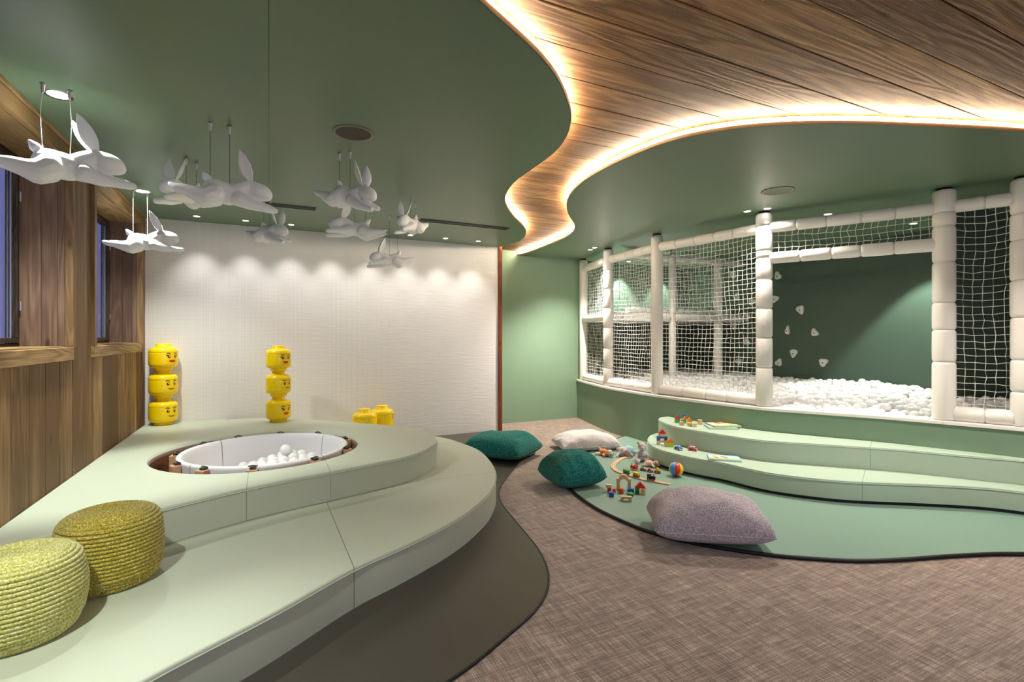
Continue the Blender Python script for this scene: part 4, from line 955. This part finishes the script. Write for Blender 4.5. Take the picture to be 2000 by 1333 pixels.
# wooden railway
trk_px = [(1229, 891), (1213, 896), (1202.5, 903), (1197.5, 910.5), (1203, 918.5), (1217, 924.5), (1235, 929.5), (1257, 936), (1281, 940.5), (1308, 945.5)]
tl = smooth_line(cr([P(a, b, MZ+.01) for a, b in trk_px], 8), 3)
tk = thing('train_track', 'curved wooden toy train track laid on the green mat', 'toy track')
def ribbon(line, w, z0, z1, o=0):
    a = offs(line, o+w/2); b = offs(line, o-w/2); return prism(a+b[::-1], z0, z1)
n = len(tl)
for i0_, i1_ in ((0, 18), (18, 40), (40, n-1)):
    seg = tl[i0_:i1_+1]; seg[0] = seg[0].lerp(seg[1], .08); s = ribbon(seg, .042, MZ, MZ+.010).build('track_piece', toy_wood, tk)
    for o in (-.011, .011): ribbon(seg, .005, MZ+.0095, MZ+.0102, o).build('groove', colr('groove', (.25, .14, .06)), s)
def along(frac, off=0):
    i = int(frac*(n-1)); t_ = (tl[min(i+1, n-1)]-tl[max(i-1, 0)]).normalized(); p = tl[i]+Vector((-t_.y, t_.x))*off; return p, math.atan2(t_.y, t_.x)
def wheels(t, L_, m):
    for sx in (-.3, .3):
        for sy in (1, -1):
            wq = G().lathe([(.003, -.003), (.0095, -.003), (.0095, .003), (.003, .003)], 14).build('wheel', m, t, loc=(sx*L_, sy*.0145, .0095), rot=(PI/2, 0, 0)); G().lathe([(.003, -.004), (.003, .004)], 8).build('hub', WHT, wq)
def wagon(x, y, z, rz, m, chas, lab, kind='box', L_=.062):
    t = thing('toy_wagon', lab, 'toy train', (x, y, z), rz)
    G().box((-L_/2, -.013, .008), (L_/2, .013, .016), bev=.001).build('chassis', chas, t); wheels(t, L_, RED if chas != RED else BLK)
    if kind == 'box':
        G().box((-L_/2+.003, -.013, .016), (L_/2-.003, .013, .036), bev=.002).build('body', m, t)
        q = G().lathe([(.0145, -L_/2+.001), (.0145, L_/2-.001)], 18, Matrix.Translation((0, 0, .033)) @ Matrix.Scale(.55, 4, (0, 0, 1)) @ Matrix.Rotation(PI/2, 4, 'Y')).build('roof', m, t)
    elif kind == 'drum': G().lathe([(.014, -.02), (.016, -.018), (.016, .018), (.014, .02)], 20, Matrix.Translation((0, 0, .031)) @ Matrix.Rotation(PI/2, 4, 'X') @ Matrix.Scale(.6, 4, (0, 0, 1))).build('load', m, t)
    elif kind == 'flat':
        G().box((-.018, -.010, .016), (.004, .010, .032), bev=.002).build('cargo', m, t); G().sphere((.015, 0, .022), .009, 2).build('cargo', WHT, t)
    G().tube([(L_/2, 0, .012), (L_/2+.007, 0, .012)], .003, 6).build('coupling', CHROME, t)
def engine(x, y, z, rz, m, chas, lab, L_=.068):
    t = thing('toy_engine', lab, 'toy train', (x, y, z), rz)
    G().box((-L_/2, -.013, .008), (L_/2, .013, .016), bev=.001).build('chassis', chas, t); wheels(t, L_, RED if m == BLK else YLW)
    G().lathe([(.0115, -.004), (.0125, -.002), (.0125, .034), (.010, .037), (.001, .037)], 18, Matrix.Translation((0, 0, .028)) @ Matrix.Rotation(PI/2, 4, 'Y')).build('boiler', m, t)
    cb = G().box((-L_/2+.002, -.014, .016), (-.004, .014, .046), bev=.002).build('cab', m, t); G().box((-L_/2-.001, -.017, .046), (-.001, .017, .050), bev=.0015).build('cab_roof', m if m == BLK else RED, cb)
    for sy in (1, -1): G().box((-L_/2+.010, sy*.0143-.0004, .030), (-.012, sy*.0143+.0004, .041)).build('cab_window', WHT if m != BLK else colr('navy', (.03, .06, .16)), cb)
    G().lathe([(.004, .038), (.004, .050), (.0065, .054), (.0065, .058), (.001, .058)], 12).build('funnel', m if m != BLK else RED, t, loc=(.024, 0, 0))
    G().sphere((.010, 0, .041), .0045, 2).build('dome', YLW, t)
for fr, nm, m, ch_, lab in ((.60, 'w', GRN, BLK, 'green wooden wagon at the tail of the train on the track'), (.715, 'w', YLW, RED, 'yellow wooden wagon in the middle of the train on the track'), (.85, 'e', BLK, BLK, 'black wooden steam engine heading the train on the track')):
    p, a = along(fr); (engine if nm == 'e' else wagon)(p.x, p.y, MZ+.0105, a, m, ch_, lab)
for px, py, nm, m, ch_, lab, kd in ((1239, 915.5, 'e', RED, RED, 'red wooden engine at the left end of the train beside the track', ''), (1256, 917, 'w', GRN, RED, 'red wagon with a green load beside the track', 'flat'), (1270, 919.5, 'w', RED, RED, 'red wagon with a small white load beside the track', 'flat'), (1284, 921.5, 'w', YLW, RED, 'red wagon carrying a round yellow drum beside the track', 'drum')):
    x, y = P(px, py+3, MZ); rz = cam_dir(-32)
    if nm == 'e': engine(x, y, MZ+.0005, rz+PI, m, ch_, lab)
    else: wagon(x, y, MZ+.0005, rz, m, ch_, lab, kd, .058)
# ---- plush toys
def plush(name, c1, c2): return mat(name, c1, .95, .1, sheen=.5, var=(180, c2, .4, .6), bump=(200, .004, .8))
def blob(parts_, voxel, name, m):
    g = G()
    for p in parts_:
        if p[0] == 's': g.sphere(p[1], p[2], 3, Matrix.Rotation(p[3], 4, 'Y') if len(p) > 3 else None)
        else: chain(g, p[1], 8)
    me = remeshed(g, voxel, name, 4); me.materials.append(m); return me
def eyes_on(t, pts_, r, m=BLK):
    for p in pts_: G().sphere((0, 0, 0), r, 2).build('eye', m, t, loc=p)
# seated pale bear, leaning on the step
x, y = P(1254, 902, MZ); PB = plush('pale_plush', (.52, .44, .38), (.68, .60, .54))
t = thing('teddy_bear', 'pale beige teddy bear in a grey vest sitting against the step', 'plush toy', (x, y, MZ), cam_dir(262))
obj_from(blob([('s', (0, 0, .060), (.043, .046, .058)), ('c', [(0, .034, .09, .018), (.035, .060, .055, .015), (.055, .066, .028, .016)]), ('c', [(0, -.034, .09, .018), (.035, -.060, .055, .015), (.055, -.066, .028, .016)]),
  ('c', [(.01, .028, .022, .024), (.07, .055, .018, .018), (.115, .066, .022, .021), (.12, .067, .034, .016)]), ('c', [(.01, -.028, .022, .024), (.07, -.050, .018, .018), (.110, -.058, .022, .021), (.115, -.06, .034, .016)])], .0045, 'body', PB), 'body', t)
hd = obj_from(blob([('s', (0, 0, .152), (.040, .041, .040)), ('s', (.033, 0, .140), (.024, .022, .018)), ('s', (-.004, .034, .186), (.009, .017, .017)), ('s', (-.004, -.034, .186), (.009, .017, .017))], .004, 'head', PB), 'head', t)
eyes_on(hd, [(.036, .015, .160), (.036, -.015, .160)], .0035); G().sphere((0, 0, 0), (.005, .007, .005), 2).build('nose', BLK, hd, loc=(.055, 0, .146))
obj_from(blob([('s', (.002, 0, .068), (.0445, .0485, .040))], .005, 'vest', plush('grey_vest', (.30, .33, .38), (.42, .46, .52))), 'vest', t)
# dog lying flat
x, y = P(1184, 891, MZ); OD = plush('orange_plush', (.62, .19, .04), (.78, .30, .08)); CRM = plush('cream_plush', (.70, .58, .44), (.82, .72, .6))
t = thing('plush_dog', 'orange and cream plush dog lying flat beside the cream cushion', 'plush toy', (x, y, MZ), cam_dir(310))
obj_from(blob([('s', (-.03, 0, .036), (.060, .040, .034)), ('c', [(-.07, 0, .05, .012), (-.10, .01, .066, .010)])], .0045, 'body', OD), 'body', t)
for sx, sy in ((1, 1), (1, -1), (-1, 1), (-1, -1)): obj_from(blob([('c', [(sx*.02-.03, sy*.025, .02, .018), (sx*.055-.03, sy*.068, .017, .015)])], .0045, 'leg', OD if sx > 0 else CRM), 'leg', t)
hd = obj_from(blob([('s', (.045, 0, .042), (.035, .034, .031)), ('s', (.075, 0, .033), (.020, .018, .015))], .004, 'head', CRM), 'head', t)
for sy in (1, -1): obj_from(blob([('c', [(.035, sy*.026, .060, .011), (.030, sy*.046, .035, .014)])], .004, 'ear', OD), 'ear', hd)
eyes_on(hd, [(.070, .013, .056), (.070, -.013, .056)], .004); G().sphere((0, 0, 0), .0065, 2).build('nose', BLK, hd, loc=(.094, 0, .038))
# elephant
x, y = P(1218, 891, MZ); EL = plush('grey_pink_plush', (.55, .48, .50), (.72, .64, .65)); EB = plush('light_blue_plush', (.30, .50, .58), (.46, .66, .74)); PK = plush('pink_plush', (.72, .32, .36), (.82, .45, .48))
t = thing('plush_elephant', 'grey plush elephant with pink ears in a light blue suit, lying down', 'plush toy', (x, y, MZ), cam_dir(215))
obj_from(blob([('s', (-.075, 0, .052), (.068, .048, .048)), ('c', [(-.11, .03, .03, .024), (-.155, .055, .026, .022)]), ('c', [(-.11, -.03, .03, .024), (-.165, -.045, .026, .022)]), ('c', [(-.04, .035, .03, .020), (-.03, .085, .022, .018)]), ('c', [(-.04, -.035, .03, .020), (-.02, -.08, .022, .018)])], .0055, 'suit', EB), 'suit', t)
hd = obj_from(blob([('s', (.015, 0, .055), (.046, .045, .045)), ('c', [(.050, 0, .045, .018), (.085, .0, .024, .013), (.115, .012, .014, .011)])], .005, 'head', EL), 'head', t)
for sy in (1, -1):
    ea = G().sphere((0, 0, 0), (.010, .036, .040), 3).build('ear', EL, hd, loc=(.010, sy*.065, .040), rot=(0, .35, sy*.5)); G().sphere((0, 0, 0), (.004, .028, .032), 3).build('ear_lining', PK, ea, loc=(.008, 0, 0))
eyes_on(hd, [(.052, .022, .074), (.052, -.022, .074)], .004)
for p in ((-.190, -.045), (-.178, .060)): G().sphere((0, 0, 0), .017, 2).build('foot', EL, t, loc=(p[0], p[1], .025))
# small beige plush lying in front of the bear
x, y = P(1272, 912, MZ); BG = plush('beige_plush', (.58, .40, .30), (.72, .54, .42))
t = thing('plush_puppy', 'small beige plush puppy with brown ears lying in front of the bear', 'plush toy', (x, y, MZ), cam_dir(340))
obj_from(blob([('s', (-.02, 0, .030), (.050, .032, .028)), ('c', [(-.04, .02, .02, .015), (-.07, .045, .014, .013)]), ('c', [(-.04, -.02, .02, .015), (-.08, -.035, .014, .013)]), ('c', [(.01, -.025, .02, .014), (.03, -.058, .013, .012)])], .004, 'body', BG), 'body', t)
hd = obj_from(blob([('s', (.045, 0, .034), (.032, .030, .027)), ('s', (.070, -.006, .026), (.016, .015, .012))], .004, 'head', BG), 'head', t)
for sy in (1, -1): obj_from(blob([('c', [(.044, sy*.024, .050, .010), (.050, sy*.042, .030, .013)])], .004, 'ear', plush('brown_plush', (.13, .06, .035), (.2, .1, .06))), 'ear', hd)
eyes_on(hd, [(.066, .010, .046), (.066, -.014, .046)], .003)
